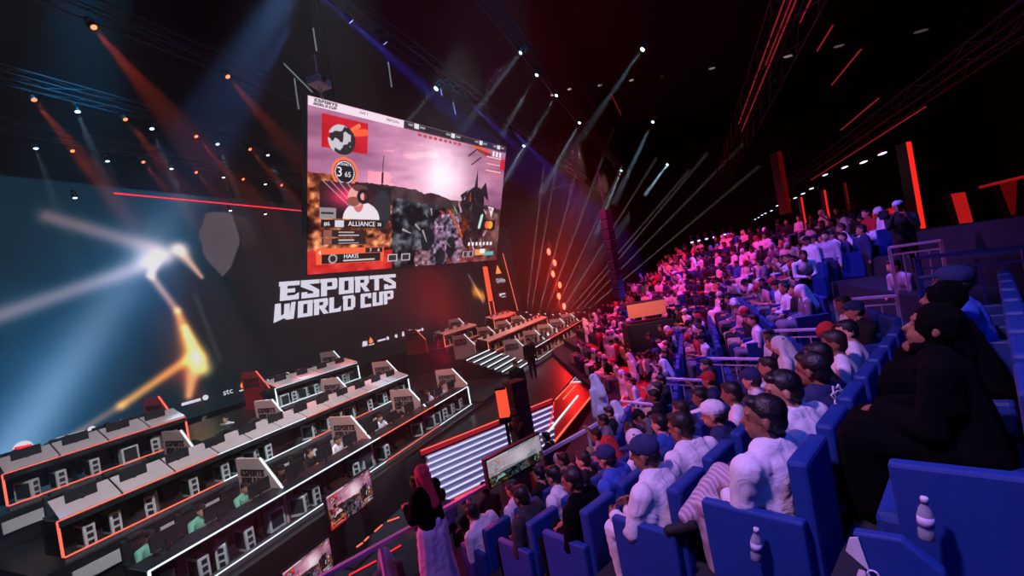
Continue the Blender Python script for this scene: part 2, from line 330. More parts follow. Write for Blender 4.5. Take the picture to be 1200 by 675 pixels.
    c[((x-.285)/.04)**2+((y-.40)/.13)**2 < 1] = (.16, .16, .19)
    R(.04, .336, .10, .40, (.55, .53, .55)); R(.045, .36, .09, .372, (.15, .15, .15))
    k2 = (((x-.20)/.075)**2+((y-.335)/.11)**2 < 1) & (y > .335) & k; c[k2] = (.88, .84, .87); c[((x-.185)/.02)**2+((y-.43)/.05)**2 < 1] = (.78, .42, .42)
    c[((x-.175)/.032)**2+((y-.475)/.062)**2 < 1] = (.90, .62, .58); c[(((x-.165)/.025)**2+((y-.445)/.03)**2 < 1)] = (.55, .30, .27)
    c[((x-.19)/.03)**2+((y-.53)/.022)**2 < 1] = (.35, .22, .20); c[np.abs(np.hypot((x-.205)*A, y-.48)-.035) < .012] = (.08, .08, .1)
    R(.045, .280, .30, .330, (.07, .07, .08)); R(.095, .284, .13, .326, (.8, .8, .85))
    for q in (.225, .175): R(.05, q, .22, q+.04, (.16, .12, .12)); R(.055, q, .085, q+.04, (.55, .32, .28)); R(.11, q+.006, .19, q+.012, (.8, .75, .75)); R(.11, q+.024, .17, q+.032, (.75, .7, .7))
    R(.03, .055, .30, .155, (.93, .38, .22)); R(.05, .06, .285, .115, (.10, .07, .08)); R(.22, .118, .295, .15, (.14, .1, .1)); R(.13, .068, .26, .078, (.8, .75, .75))
    d = np.hypot(xx-.09*A, y-.088); c[d < .03] = (.65, .6, .62); c[d < .02] = (.12, .12, .15)
    for q in (.32, .385): R(q, .05, q+.045, .10, (.75, .72, .75)); R(q+.005, .055, q+.04, .095, (.18, .15, .17))
    for q in range(6): R(.86-.02*(q % 2), .885-q*.028, .975, .893-q*.028, (.85, .42, .40) if q % 2 else (.95, .75, .75))
    for q in range(3): R(.90+q*.025, .90, .915+q*.025, .94, (.95, .9, .92))
    R(.965, .80, 1, .89, (.8, .12, .15))
    R(.865, .275, .965, .365, (.07, .07, .08)); c[np.hypot(xx-.905*A, y-.32) < .034] = (.93, .35, .20); c[np.hypot(xx-.927*A, y-.32) < .034] = (.98, .60, .22)
    c[in_poly(x, y, [(.90, .48), (.945, .47), (.93, .38)])] = (.9, .82, .85)
    for q in range(7): R(.775+q*.027, .14, .79+q*.027, .17, (.9, .88, .9))
    for q in (.745, .785): R(q, .045, q+.033, .095, (.75, .72, .75)); R(q+.005, .05, q+.028, .09, (.2, .18, .2))
    R(.83, .055, .91, .105, (.9, .6, .3)); R(.865, .07, .90, .11, (.92, .92, .9)); R(.90, .05, .97, .085, (.3, .7, .72))
    return c
def screen_P(u, v):
    a = np.array(sc)+np.outer((u-.5)*SWd, np.array(su))+np.outer((v-.5)*SHt, np.array(sup)); return a
t = empty('hanging_screen', sc, 0, 'huge tilted screen showing a live game, hung above the stage', 'screen')
me = picture_mesh('display', 560, 316, game_picture, lambda u, v: screen_P(u, v)-np.array(sc), picture_mat('game_screen_picture', 1.15)); link('display', me, t)
b = MB(); b.prism([(su*x+sup*y)*1 for x, y in ((-5.52, -3.13), (5.52, -3.13), (5.52, 3.11), (-5.52, 3.11))], sfr*-.35)
for v_ in range(len(b.v)): b.v[v_] = tuple(Vector(b.v[v_])-sfr*.02)
b.build('casing', M_screenback, t)
def scr(u, v, off=.02): return su*((u-.5)*SWd)+sup*((v-.5)*SHt)+sfr*off
L_txt = led('screen_text_white', (.95, .93, .96), 1.0); L_txtk = mat('screen_text_black', (.05, .04, .05), .5)
for s_, size, u, v, m_ in (('3', .50, .098, .588, L_txt), ('65', .27, .128, .590, L_txt), ('ROUND 5', .12, .103, .655, L_txt), ('ALLIANCE', .27, .145, .292, L_txt), ('#6', .22, .055, .292, L_txt), ('38', .2, .265, .294, L_txt), ('HAKIS', .24, .13, .088, L_txt), ('4', .25, .035, .115, L_txt), ('MATCH 6', .14, .29, .970, L_txtk), ('DAY 1', .13, .18, .972, L_txtk), ('7', .2, .235, .123, L_txt), ('4', .2, .27, .123, L_txt), ('78', .22, .905, .44, L_txtk)):
    text_on(s_, size, scr(u, v), su, sup, m_, t)
b = MB(); word(b, 'ESPORTS', scr(.02, .977), su, sup, .10, .004, wid=.85); word(b, 'WORLD CUP', scr(.017, .958), su, sup, .09, .004, wid=.85); b.build('lettering', L_txtk, t)
# ---------------------------------------------------------------- setting: floor, roof
b = MB(); b.add([(-8, -14, -H0), (75, -14, -H0), (75, 48, -H0), (-8, 48, -H0)], [(0, 1, 2, 3)])
tag(b.build('floor', M_floor), kind='structure')
b = MB(); b.add([(-8, -14, 17), (75, -14, 17), (75, 48, 17), (-8, 48, 17)], [(3, 2, 1, 0)])
tag(b.build('ceiling', M_black), kind='structure')
for nm, P in (('wall_far', [(72, -14), (72, 48)]), ('wall_rear', [(-8, 46), (72, 46)]), ('wall_near', [(-8, -13.5), (72, -13.5)]), ('wall_side', [(-7.5, -14), (-7.5, 48)])):
    b = MB(); (x0, y0), (x1, y1) = P; b.add([(x0, y0, -H0), (x1, y1, -H0), (x1, y1, 17), (x0, y0, 17)], [(0, 1, 2, 3)]); tag(b.build(nm, M_black), kind='structure')
# ---------------------------------------------------------------- stage tiers
ROWS = {'front': (9.3, -3.77), 'middle': (12.1, -3.04), 'back': (14.9, -2.24)}   # t of the desk fronts and height of their top edge
def Sbox(b, s0, s1, t0, t1, z0, z1, mi=0):
    b.prism([S3(s0, t0, z0), S3(s1, t0, z0), S3(s1, t1, z0), S3(s0, t1, z0)], (0, 0, z1-z0), mi)
def stage_block(name, s0, s1, lab):
    t = empty(name, S3((s0+s1)/2, 9.0, -H0), 0, lab, 'stage')
    for i, (t0, z) in enumerate(((8.95, -4.62), (11.9, -3.86), (14.7, -3.08))):
        b = MB(); Sbox(b, s0, s1, t0, 18.2, -H0 if i == 0 else z-.8, z); o = b.build('tier', M_stage, t); o.data.transform(Matrix.Translation(-t.location))
    n = int((s1-s0-.6)/1.5)
    for t0, z in ((11.86, -4.02), (14.66, -3.22)):
        for i in range(n):
            a = s0+.4+i*1.5; b = MB(); Sbox(b, a, a+1.38, t0-.04, t0, z-.26, z); o = b.build('riser_panel', mat('pale_riser_panel', (.78, .76, .76), .5), t); o.data.transform(Matrix.Translation(-t.location))
    return t
near = stage_block('stage_platform', 3.6, 16.0, 'black three tier stage platform under the near desk rows')
far = stage_block('stage_platform', 23.2, 36.6, 'black three tier stage platform under the far desk rows')
# low stage deck in front and between, with stairs and the runway
FR = [(11.7, 8.55), (15.95, 5.8), (11.8, 4.5)]
def loft(name, P, z0, z1, m, parent=None):
    b = MB(); b.prism([S3(s, t, z0) for s, t in P], (0, 0, z1-z0)); return b.build(name, m, parent)
deck = loft('stage_deck', [(10.5, 8.95), (11.7, 8.5), (15.9, 5.85), (30, 6.3), (30, 8.95)], -H0, -4.72, M_stage)
tag(deck, 'dark low stage deck in front of the far desks', 'stage')
mid = loft('stage_deck', [(16.0, 8.95), (23.2, 8.95), (23.2, 18.2), (16.0, 18.2)], -H0, -4.55, M_stage)
tag(mid, 'dark central deck between the two desk blocks', 'stage')
# central illuminated stairs between the blocks
t = empty('stage_stairs', S3(19.6, 10.5, -4.55), 0, 'white lit central stairs rising between the desk blocks', 'stairs')
for i in range(7):
    b = MB(); Sbox(b, 20.2, 23.1, 9.5+i*.40, 9.5+(i+1)*.40, -4.55, -4.55+.16*(i+1)); o = b.build('step', M_stage, t); o.data.transform(Matrix.Translation(-t.location))
    b = MB(); Sbox(b, 20.2, 23.1, 9.47+i*.40, 9.50+i*.40, -4.55+.16*(i+1)-.06, -4.55+.16*(i+1)-.01); o = b.build('led_strip', L_white, t); o.data.transform(Matrix.Translation(-t.location))
# front stairs: angled flight with bright nosings
A0, A1 = np.array([11.1, 8.62]), np.array([15.92, 5.82]); dA = (A1-A0)/np.linalg.norm(A1-A0); nA = np.array([dA[1], -dA[0]])
if nA[1] > 0: nA = -nA
t = empty('illuminated_stairs', S3(*(A0+A1)/2, -H0), 0, 'wide stairs with glowing white strips leading up to the stage', 'stairs')
NST = 8
for i in range(NST):
    d0, z = .02+.145*i, -4.75-.142*i
    a, c = A0+nA*d0-dA*.25*i*.4, A1+nA*d0-dA*.08*i; a2, c2 = a+nA*.16, c+nA*.16
    b = MB(); b.prism([S3(*a, -H0), S3(*c, -H0), S3(*c2, -H0), S3(*a2, -H0)], (0, 0, z-.06+H0)); o = b.build('step', mat('lavender_step_tread', (.62, .60, .78), .5), t); o.data.transform(Matrix.Translation(-t.location))
    b = MB(); b.bar(S3(*(a2+nA*.01), z-.075)-t.location, S3(*(c2+nA*.01), z-.075)-t.location, .03, .05); b.build('led_strip', L_stair, t)
for d0, z, h in ((-.06, -4.68, .16), (1.36, -5.86, .07)):
    a, c = A0+nA*d0-dA*(.1 if d0 < 0 else .9), A1+nA*d0-dA*(0 if d0 < 0 else .6)
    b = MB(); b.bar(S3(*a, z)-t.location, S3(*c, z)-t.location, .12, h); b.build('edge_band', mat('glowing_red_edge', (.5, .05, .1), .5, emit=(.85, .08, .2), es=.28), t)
    b = MB(); b.bar(S3(*(a+nA*.07), z+h/2)-t.location, S3(*(c+nA*.07), z+h/2)-t.location, .02, .025); b.build('led_strip', L_orange, t)
# red runway
RW = [(11.75, 4.45), (29.5, 3.9), (29.5, 5.75), (15.95, 5.8)]
t = empty('runway', S3(18, 5, -H0), 0, 'raised dark red runway with lit edges passing the crowd', 'runway')
M_run = mat('dark_red_gloss_deck', (.42, .07, .12), .3, var=.2, scale=1.5)
b = MB(); b.prism([S3(s, q, -H0) for s, q in RW], (0, 0, H0-4.74)); b.build('deck', M_run, t).data.transform(Matrix.Translation(-t.location))
def rstrip(s0, t0, s1, t1, m_, w=.05, z=-4.72, nm='led_strip'):
    b = MB(); b.bar(S3(s0, t0, z)-t.location, S3(s1, t1, z)-t.location, w, .03); b.build(nm, m_, t)
rstrip(12.6, 4.95, 16.6, 4.95, L_white); rstrip(19.6, 4.9, 22.5, 4.85, L_white)
rstrip(11.9, 4.5, 29.4, 3.95, L_orange, .045); rstrip(16.2, 5.78, 29.4, 5.72, L_orange, .045); rstrip(13.0, 5.0, 15.9, 5.75, L_red, .04)
rstrip(16.2, 5.45, 18.2, 5.45, L_orange, .05); rstrip(19.0, 4.35, 24, 4.2, L_orange, .05)
sp, tp, _ = inS(onZ((691, 437), -4.72)); sx = Vector((SU[0], SU[1], 0)); sy = Vector((SV[0], SV[1], 0)); print('panel', sp, tp)
b = MB(); b.box(S3(sp, tp, -4.73)-t.location, (3.3, 1.15, .02), Matrix.Rotation(math.radians(HS), 3, 'Z')); b.build('title_panel', mat('lit_white_panel', (.7, .7, .72), .5, emit=(.85, .85, .9), es=.75), t)
b = MB(); o0 = S3(sp-1.45, tp+.08, -4.71)-t.location
word(b, 'ESPORTS', o0, sx, sy, .42, .01, wid=2.8); word(b, 'WORLD CUP', o0-sy*.55, sx, sy, .42, .01, wid=2.8); b.build('lettering', M_ink, t)
# ---------------------------------------------------------------- player desks
def fin(s, row, red=False, far_=False, where=''):
    T, zt = ROWS[row]; dz = {'front': .7, 'middle': .68, 'back': .68}[row]; off = {'front': .35, 'middle': .80, 'back': .80}[row]
    base = {'front': -4.62, 'middle': -3.86, 'back': -3.08}[row]
    z1 = zt+dz
    t = empty('divider_panel', S3(s, T+off, base), math.radians(HS), f'{"red" if red else "rose"} slanted divider panel, {where}', 'divider panel')
    hb, hz, ht = zt-base, z1-base, 0
    P = [(0, 0), (0, hb-.02), (.62, hz), (1.5, hz), (1.5, 0)]
    b = MB(); b.prism([(-.04, y, z) for y, z in P], (.08, 0, 0)); b.build('panel', M_finred if red else M_fin, t)
    b = MB(); b.bar((-.02, -.02, hb-.02), (-.02, .61, hz+.02), .035, .03); b.build('led_edge', L_white if not red else L_orange, t)
    for sgn in (-1,):
        b = MB(); o_ = Vector((-.05, 1.36, hz-.42)); word(b, 'ESPORTS', o_, (0, -1, 0), (0, 0, 1), .16, .008, wid=.84); word(b, 'WORLD CUP', o_-Vector((0, 0, .20)), (0, -1, 0), (0, 0, 1), .16, .008, wid=.84)
        b.build('lettering', M_ink, t)
    return t
def desk(s0, s1, row, endl, endr, topled, botled, lab):
    T, zt = ROWS[row]; base = {'front': -4.62, 'middle': -3.86, 'back': -3.08}[row]
    t = empty('player_desk', S3(s0, T, base), math.radians(HS), lab, 'desk'); L = s1-s0; top = zt-base; bot = {'front': zt-.73, 'middle': zt-.70, 'back': zt-.71}[row]-base
    b = MB(); b.box((L/2, .34, top-.03), (L, .66, .05)); b.build('table_top', M_dark, t, bevel=.008)
    b = MB(); b.box((L/2, -.03, bot-.20), (L, .10, .44 if row == 'front' else .30)); b.build('front_panel', M_fascia, t)
    # opening with uprights behind the light strips
    b = MB(); n = max(2, int(round(L/1.0)))
    for i in range(n+1): b.box((L*i/n, .60, (top+bot)/2), (.05, .06, top-bot))
    b.box((L/2, .68, (top+bot)/2), (L, .02, top-bot-.04)); b.build('back_panel', M_dark, t)
    b = MB(); b.box((L/2, 0, top+.0), (L, .03, .024)); b.build('led_strip', topled, t)
    b = MB(); b.box((L/2, -.075, bot+.0), (L, .03, .024)); b.build('led_strip', botled, t)
    for e, x in ((endl, 0), (endr, L)):
        if e: b = MB(); b.box((x, -.02, (top+bot)/2), (.034, .04, top-bot)); b.build('led_strip', e, t); b = MB(); b.box((x, .34, (top+bot)/2), (.03, .62, top-bot)); b.build('side_panel', M_glass, t)
    if row == 'front':
        b = MB(); b.box((L/2, .02, bot-.30), (L, .03, .10)); b.build('trim_rail', mat('slate_trim', (.30, .34, .38), .5), t)
    else:
        for i in range(n):      # sloping hood in separate plates with dark seams
            x0, x1 = L*i/n+.02, L*(i+1)/n-.02
            b = MB(); b.prism([(x0, -.06, top+.03), (x1, -.06, top+.03), (x1+.16, .80, top+.25), (x0+.16, .80, top+.25)], (0, 0, .03)); b.build('hood_plate', M_hood, t)
        b = MB(); b.box((L/2, -.05, top-.06), (L, .04, .12)); b.build('fascia', M_glass, t)
    return t
M_pc = mat('white_computer_case', (.78, .82, .82), .35); M_pcw = mat('computer_case_window', (.16, .20, .21), .2)
def make_monitor():
    t = empty('monitor', (0, 0, 0)); b = MB(); b.box((0, 0, .27), (.52, .03, .30)); b.build('casing', mat('dark_monitor_shell', (.13, .14, .15), .4), t, bevel=.006)
    b = MB(); b.box((0, .02, .27), (.49, .012, .27)); b.build('display', led('monitor_glow', (.75, .8, .9), .9), t)
    b = MB(); b.box((0, -.03, .13), (.05, .03, .26)); b.box((0, -.02, .01), (.26, .2, .02)); b.build('stand', M_dark, t); return t
def make_pc():
    t = empty('computer', (0, 0, 0)); b = MB(); b.box((0, 0, .24), (.20, .40, .46)); b.build('case', M_pc, t, bevel=.01)
    b = MB(); b.box((-.102, 0, .25), (.006, .30, .34)); b.build('side_window', M_pcw, t); b = MB()
    for i in range(3): b.box((0, -.203, .09+.14*i), (.10, .006, .09))
    b.build('front_fans', M_dark, t); return t
def make_gchair():
    t = empty('gaming_chair', (0, 0, 0)); b = MB(); b.box((0, 0, .46), (.5, .48, .10)); b.build('seat', M_black, t, bevel=.03)
    b = MB(); b.box((0, .27, .76), (.46, .10, .62)); b.box((0, .25, 1.06), (.28, .12, .12)); b.build('backrest', M_black, t, bevel=.03)
    b = MB(); b.tube((0, 0, .08), (0, 0, .42), .03); b.build('column', M_dark, t); b = MB()
    for i in range(5): b.bar((0, 0, .07), (.3*math.cos(i*1.257), .3*math.sin(i*1.257), .04), .05, .04)
    b.build('base', M_dark, t); b = MB()
    for x in (-.28, .28): b.box((x, 0, .68), (.06, .3, .03)); b.box((x, 0, .58), (.03, .05, .2))
    b.build('armrest', M_dark, t); return t
# ---------------------------------------------------------------- people
def V(*a): return Vector(a)
def capsule(p0, r0, p1, r1, n=10):
    p0, p1 = Vector(p0), Vector(p1); d = p1-p0
    if d.length < 1e-5: d = Vector((0, 0, 1e-4)); p1 = p0+d
    R = d.to_track_quat('Z', 'X').to_matrix(); vs = []; prof = []
    for k in range(5): a = -math.pi/2+k*math.pi/8; prof.append((p0, r0*math.cos(a), r0*math.sin(a)))
    for k in range(5): a = k*math.pi/8; prof.append((p1, r1*math.cos(a), r1*math.sin(a)))
    for (p, r, z) in prof:
        for i in range(n): vs.append(p+R @ Vector((max(r, 1e-5)*math.cos(2*math.pi*i/n), max(r, 1e-5)*math.sin(2*math.pi*i/n), z)))
    fs = [(k*n+i, k*n+(i+1) % n, (k+1)*n+(i+1) % n, (k+1)*n+i) for k in range(len(prof)-1) for i in range(n)]
    fs += [tuple(range(n-1, -1, -1)), tuple(range((len(prof)-1)*n, len(prof)*n))]; return vs, fs
def ellips(c, rad, R=None, n=12, k=8):
    c = Vector(c); vs = []; fs = []
    for j in range(k+1):
        a = -math.pi/2+math.pi*j/k; q = max(math.cos(a), 1e-4)
        for i in range(n):
            p = Vector((rad[0]*q*math.cos(2*math.pi*i/n), rad[1]*q*math.sin(2*math.pi*i/n), rad[2]*math.sin(a)))
            vs.append(c+(R @ p if R is not None else p))
    fs = [(j*n+i, j*n+(i+1) % n, (j+1)*n+(i+1) % n, (j+1)*n+i) for j in range(k) for i in range(n)]
    fs += [tuple(range(n-1, -1, -1)), tuple(range(k*n, (k+1)*n))]; return vs, fs
TMPI = [0]
CLOUD = bpy.data.textures.new('folds', 'CLOUDS'); CLOUD.noise_scale = .06; CLOUD.noise_depth = 1
def fuse(prims, voxel, inflate=0, smooth=3, ratio=1, folds=0):
    """one continuous surface grown from overlapping tapered volumes"""
    b = MB()
    for p in prims:
        if p[0] == 'c': b.add(*capsule(p[1], p[2]+inflate, p[3], p[4]+inflate))
        else: b.add(*ellips(p[1], [q+inflate for q in p[2]], p[3]))
    me = bpy.data.meshes.new('tmp'); me.from_pydata(b.v, [], b.f)
    o = bpy.data.objects.new('tmp', me); COL.objects.link(o)
    md = o.modifiers.new('r', 'REMESH'); md.mode = 'VOXEL'; md.voxel_size = voxel; md.use_smooth_shade = True
    if folds: md = o.modifiers.new('d', 'DISPLACE'); md.texture = CLOUD; md.strength = folds; md.mid_level = .5; md.texture_coords = 'LOCAL'
    md = o.modifiers.new('s', 'SMOOTH'); md.iterations = smooth; md.factor = .5
    if ratio < 1: md = o.modifiers.new('k', 'DECIMATE'); md.ratio = ratio
    dg = bpy.context.evaluated_depsgraph_get(); dg.update()
    r = bpy.data.meshes.new_from_object(o.evaluated_get(dg)); r.materials.clear()
    bpy.data.objects.remove(o); bpy.data.meshes.remove(me); return r
def assign_tags(me, prims, tags):
    n = len(me.polygons); c = np.empty(n*3); me.polygons.foreach_get('center', c); c = c.reshape(-1, 3)
    best = np.full(n, 1e9); idx = np.zeros(n, np.int32)
    for p in prims:
        if p[0] == 'c':
            a, d = np.array(p[1]), np.array(p[3])-np.array(p[1]); t = np.clip(((c-a) @ d)/max(d @ d, 1e-9), 0, 1)
            q = np.linalg.norm(c-a-t[:, None]*d, axis=1)-(p[2]+(p[4]-p[2])*t)
        else:
            w = c-np.array(p[1])
            if p[3] is not None: w = w @ np.array(p[3])
            r = np.array(p[2]); q = (np.linalg.norm(w/r, axis=1)-1)*r.min()
        k = q < best; best[k] = q[k]; idx[k] = tags.index(p[4] if p[0] == 'e' else p[5])
    me.polygons.foreach_set('material_index', idx); me.update()
def C(p0, r0, p1, r1, t): return ('c', tuple(p0), r0, tuple(p1), r1, t)
def El(c, r, R, t): return ('e', tuple(c), tuple(r), R, t)
def ik(S, W, l1, l2, pole):
    d = W-S; L = min(d.length, (l1+l2)*.995); W = S+d.normalized()*L; d = W-S
    a = (l1*l1-l2*l2+L*L)/(2*L); h = math.sqrt(max(l1*l1-a*a, 0)); u = d.normalized(); q = (pole-u*pole.dot(u)).normalized()
    return S+u*a+q*h, W
def hand(pr, W, E, side, curl, fine, palm_n=None):
    """palm, four unequal bent fingers and a thumb"""
    f = (W-E).normalized(); n = palm_n or Vector((0, 0, -1)); x = f.cross(n)
    if x.length < .1: x = f.cross(Vector((1, 0, 0)))
    x.normalize(); n = x.cross(f).normalized() if x.cross(f).dot(n) > 0 else -x.cross(f).normalized()
    P = W+f*.05
    if not fine:
        pr.append(C(W, .026, W+f*.07, .034, 'skin')); pr.append(C(W+f*.07, .033, W+f*.11+n*.04*curl, .024, 'skin')); pr.append(C(W+f*.03+x*side*.02, .014, W+f*.07+x*side*.05, .011, 'skin')); return
    pr.append(C(W, .025, W+f*.03, .028, 'skin'))
    for k in (-1, 0, 1): pr.append(C(W+f*.02+x*k*.014, .018, W+f*.085+x*k*.024, .016, 'skin'))
    for k, L in enumerate((.066, .076, .071, .055)):
        a = W+f*.088+x*(-.030+k*.020)*-side; bdir = (f*math.cos(curl*.6)+n*math.sin(curl*.6)); cdir = (f*math.cos(curl*1.5)+n*math.sin(curl*1.5))
        m_ = a+bdir*L*.55; pr.append(C(a, .0105, m_, .0098, 'skin')); pr.append(C(m_, .0098, m_+cdir*L*.5, .0082, 'skin'))
    a = W+f*.025+x*side*.028; m_ = a+(x*side*.7+f*.6+n*.3).normalized()*.038; pr.append(C(a, .014, m_, .0115, 'skin')); pr.append(C(m_, .0115, m_+(f*.8+n*.5+x*side*.1).normalized()*.030, .0095, 'skin'))
def figure(sit=True, lean=.08, twist=0, side=0, yaw=0, pitch=0, arms='lap', legs='n', sex='m', fine=False, look='shirt', head='hair', sleeves='long', bulk=1.0):
    """joints -> list of tagged volumes. The figure faces +Y with its feet on z = 0."""
    pr = []; pz = .46 if sit else .95
    pel = V(0, 0, pz)
    R = Matrix.Rotation(twist, 3, 'Z') @ Matrix.Rotation(-lean, 3, 'X') @ Matrix.Rotation(side, 3, 'Y')
    T = lambda x, y, z: pel+R @ V(x, y, z)
    top = 'top'; bot = 'bottom'
    k = bulk; sh = .185*k if sex == 'm' else .165
    # torso
    pr += [El(T(0, 0, .02), (.165*k, .12*k, .12), R, bot if look != 'robe' else top), El(T(0, .0, .16), (.145*k, .105*k, .15), R, top), El(T(0, -.005, .33), (.165*k, .115*k, .17), R, top),
           C(T(-sh+.03, -.01, .43), .062, T(sh-.03, -.01, .43), .062, top), *[C(T(x*k, .005, .04), .098-abs(x)*.25, T(x*1.1*k, -.012, .36), .098-abs(x)*.25, top) for x in (-.10, -.05, 0, .05, .10)], C(T(-.07, -.01, .47), .055, T(.07, -.01, .47), .055, top)]
    nb = T(0, -.015, .47); Rh = R @ Matrix.Rotation(yaw, 3, 'Z') @ Matrix.Rotation(-pitch, 3, 'X'); hc = T(0, .01, .50)+Rh @ V(0, .015, .135)
    Hd = lambda x, y, z: hc+Rh @ V(x*1.1, y*1.1, z*1.1)
    pr += [C(nb, .058, hc+Rh @ V(0, -.015, -.06), .052, 'skin'), El(Hd(0, -.012, .025), (.081, .102, .093), Rh, 'skin'), El(Hd(0, .022, -.045), (.062, .068, .075), Rh, 'skin'), El(Hd(0, .045, -.085), (.030, .028, .024), Rh, 'skin')]
    pr += [C(Hd(0, .078, .005), .010, Hd(0, .097, -.026), .014, 'skin'), El(Hd(-.076, -.008, -.012), (.012, .02, .032), Rh, 'skin'), El(Hd(.076, -.008, -.012), (.012, .02, .032), Rh, 'skin')]
    if fine: pr += [C(Hd(-.04, .072, .032), .010, Hd(.04, .072, .032), .010, 'skin'), C(Hd(-.022, .076, -.056), .009, Hd(.022, .076, -.056), .009, 'skin')]
    if head in ('hair', 'beard'):
        pr += [El(Hd(0, -.026, .045), (.090, .103, .091), Rh, 'hair'), El(Hd(0, -.052, -.01), (.077, .068, .077), Rh, 'hair'), El(Hd(0, .04, .088), (.06, .045, .032), Rh, 'hair')]
        if head == 'beard': pr += [El(Hd(0, .050, -.09), (.048, .045, .032), Rh, 'hair'), El(Hd(-.05, .015, -.06), (.016, .04, .04), Rh, 'hair'), El(Hd(.05, .015, -.06), (.016, .04, .04), Rh, 'hair')]
    elif head == 'long':
        pr += [El(Hd(0, -.026, .045), (.092, .108, .092), Rh, 'hair'), C(Hd(0, -.07, -.0), .07, T(0, -.10, .28), .075, 'hair'), C(Hd(-.06, -.03, 0), .035, T(-.09, -.03, .36), .04, 'hair'), C(Hd(.06, -.03, 0), .035, T(.09, -.03, .36), .04, 'hair')]
    elif head == 'cap':
        pr += [El(Hd(0, -.014, .052), (.094, .114, .084), Rh, 'cap'), C(Hd(-.04, .09, .052), .010, Hd(-.02, .155, .04), .008, 'cap'), C(Hd(.04, .09, .052), .010, Hd(.02, .155, .04), .008, 'cap'), C(Hd(0, .09, .056), .011, Hd(0, .165, .044), .008, 'cap'), El(Hd(0, -.05, -.015), (.076, .066, .068), Rh, 'hair')]
    elif head == 'scarf':
        pr += [El(Hd(0, -.016, .03), (.103, .118, .108), Rh, 'scarf'), C(Hd(0, -.07, -.02), .085, T(0, -.11, .30), .12, 'scarf'), C(Hd(-.07, -.02, 0), .04, T(-.13, .01, .36), .055, 'scarf'), C(Hd(.07, -.02, 0), .04, T(.13, .01, .36), .055, 'scarf')]
        if look == 'robe' : pr += [C(Hd(-.05, .02, .095), .014, Hd(.05, .02, .095), .014, 'hair'), C(Hd(-.07, -.06, .085), .014, Hd(.07, -.06, .085), .014, 'hair')]
    elif head == 'hijab':
        pr += [El(Hd(0, -.02, .02), (.100, .112, .115), Rh, 'scarf'), El(Hd(0, .0, -.09), (.075, .07, .05), Rh, 'scarf'), C(nb, .085, T(0, -.0, .42), .13, 'scarf')]
    # legs
    hw = .095*k
    for s in (-1, 1):
        hip = T(s*hw, 0, -.02) if sit else pel+V(s*hw, 0, -.04)
        if sit:
            if legs == 'cross' and s == 1: knee = V(.03, .42, .64); ank = V(-.22, .52, .42)
            elif legs == 'wide': knee = V(s*.24, .43, .49); ank = V(s*.20, .46, .09)
            elif legs == 'back': knee = V(s*.12, .45, .49); ank = V(s*.11, .28, .10)
            else: knee = V(s*.13, .45, .49); ank = V(s*.12, .44, .09)
        else:
            st = {'n': 0, 'step': .16*s, 'wide': 0}[legs if legs in ('n', 'step', 'wide') else 'n']; w_ = .16 if legs == 'wide' else .10
            knee = V(s*(w_*.9), st*.6+.02, .50); ank = V(s*w_, st, .09)
        pr += [C(hip, .086*k, knee, .058, bot), C(knee, .056, knee+(ank-knee)*.35, .056, bot), C(knee+(ank-knee)*.35, .056, ank, .036, bot)]
        fd = V(s*.12, 1, 0).normalized() if not (legs == 'cross' and s == 1) else V(-.5, .6, -.3).normalized()
        pr += [C(ank, .038, ank+V(0, -.03, -.04), .036, 'shoe'), C(ank+V(0, -.03, -.045), .036, ank+fd*.14+V(0, 0, -.055), .030, 'shoe')]
        if look == 'robe':
            if sit: pr += [C(hip, .12, knee+V(0, 0, .0), .10, top), C(knee, .10, ank+V(0, 0, .05), .11, top)]
            else: pr += [C(hip, .13, knee+V(0, 0, 0), .12, top), C(knee, .12, V(s*.11, 0, .16), .13, top)]
        if look == 'skirt' and not sit: pr += [C(hip, .12, knee+V(s*.02, 0, 0), .13, bot), C(knee+V(s*.02, 0, 0), .13, V(s*.13, 0, .14), .15, bot)]
    if look in ('robe', 'skirt'):
        tg = top if look == 'robe' else bot
        if sit: pr += [C(V(0, .05, .52), .10, V(0, .42, .52), .09, tg), C(V(0, .44, .5), .09, V(0, .45, .2), .10, tg)]
        else: pr += [C(V(0, 0, .85), .15, V(0, 0, .2), .17, tg)]
    # arms
    for s in (-1, 1):
        S = T(s*(sh+.012), -.01, .425); pole = V(s*.5, -.4, -.8)
        W = {'lap': V(s*.10, .27, .60), 'knees': V(s*.14, .40, .60), 'phone': T(s*.05, .30, .22), 'desk': V(s*.17, .42, .82), 'chin': T(.03, .16, .42) if s == 1 else V(-.05, .26, .60),
             'cross': T(-s*.12, .17, .20), 'cheer': T(s*.30, .12, .80), 'side': T(s*.25, .02, -.13), 'camera': T(s*.10-.03, .22, .50 if s == 1 else .46), 'clap': T(s*.035, .30, .36), 'hips': T(s*.22, .05, .0), 'raise': T(.30, .14, .85) if s == 1 else V(-.10, .27, .60), 'film': T(s*.04, .36, .52)}[arms]
        if arms == 'cheer': pole = V(s*1, -.1, -.4)
        if arms == 'lap' and not sit: W = T(s*.12, .2, .02)
        Eb, W = ik(S, W, .29, .25, pole)
        at = top
        pr += [C(S, .058, S+(Eb-S)*.4, .050, at), C(S+(Eb-S)*.4, .050, Eb, .040, at if sleeves != 'none' else 'skin')]
        ft = at if sleeves == 'long' else 'skin'
        pr += [C(Eb, .040, Eb+(W-Eb)*.3, .040, ft), C(Eb+(W-Eb)*.3, .040, W, .026, ft)]
        if ft == top and look == 'robe': pr += [C(Eb, .052, W, .045, top)]
        pn = {'lap': V(0, 0, -1), 'phone': V(0, .3, -1), 'desk': V(0, 0, -1), 'cheer': V(0, 1, 0), 'film': V(0, 0, -1)}.get(arms, V(-s, 0, -.3))
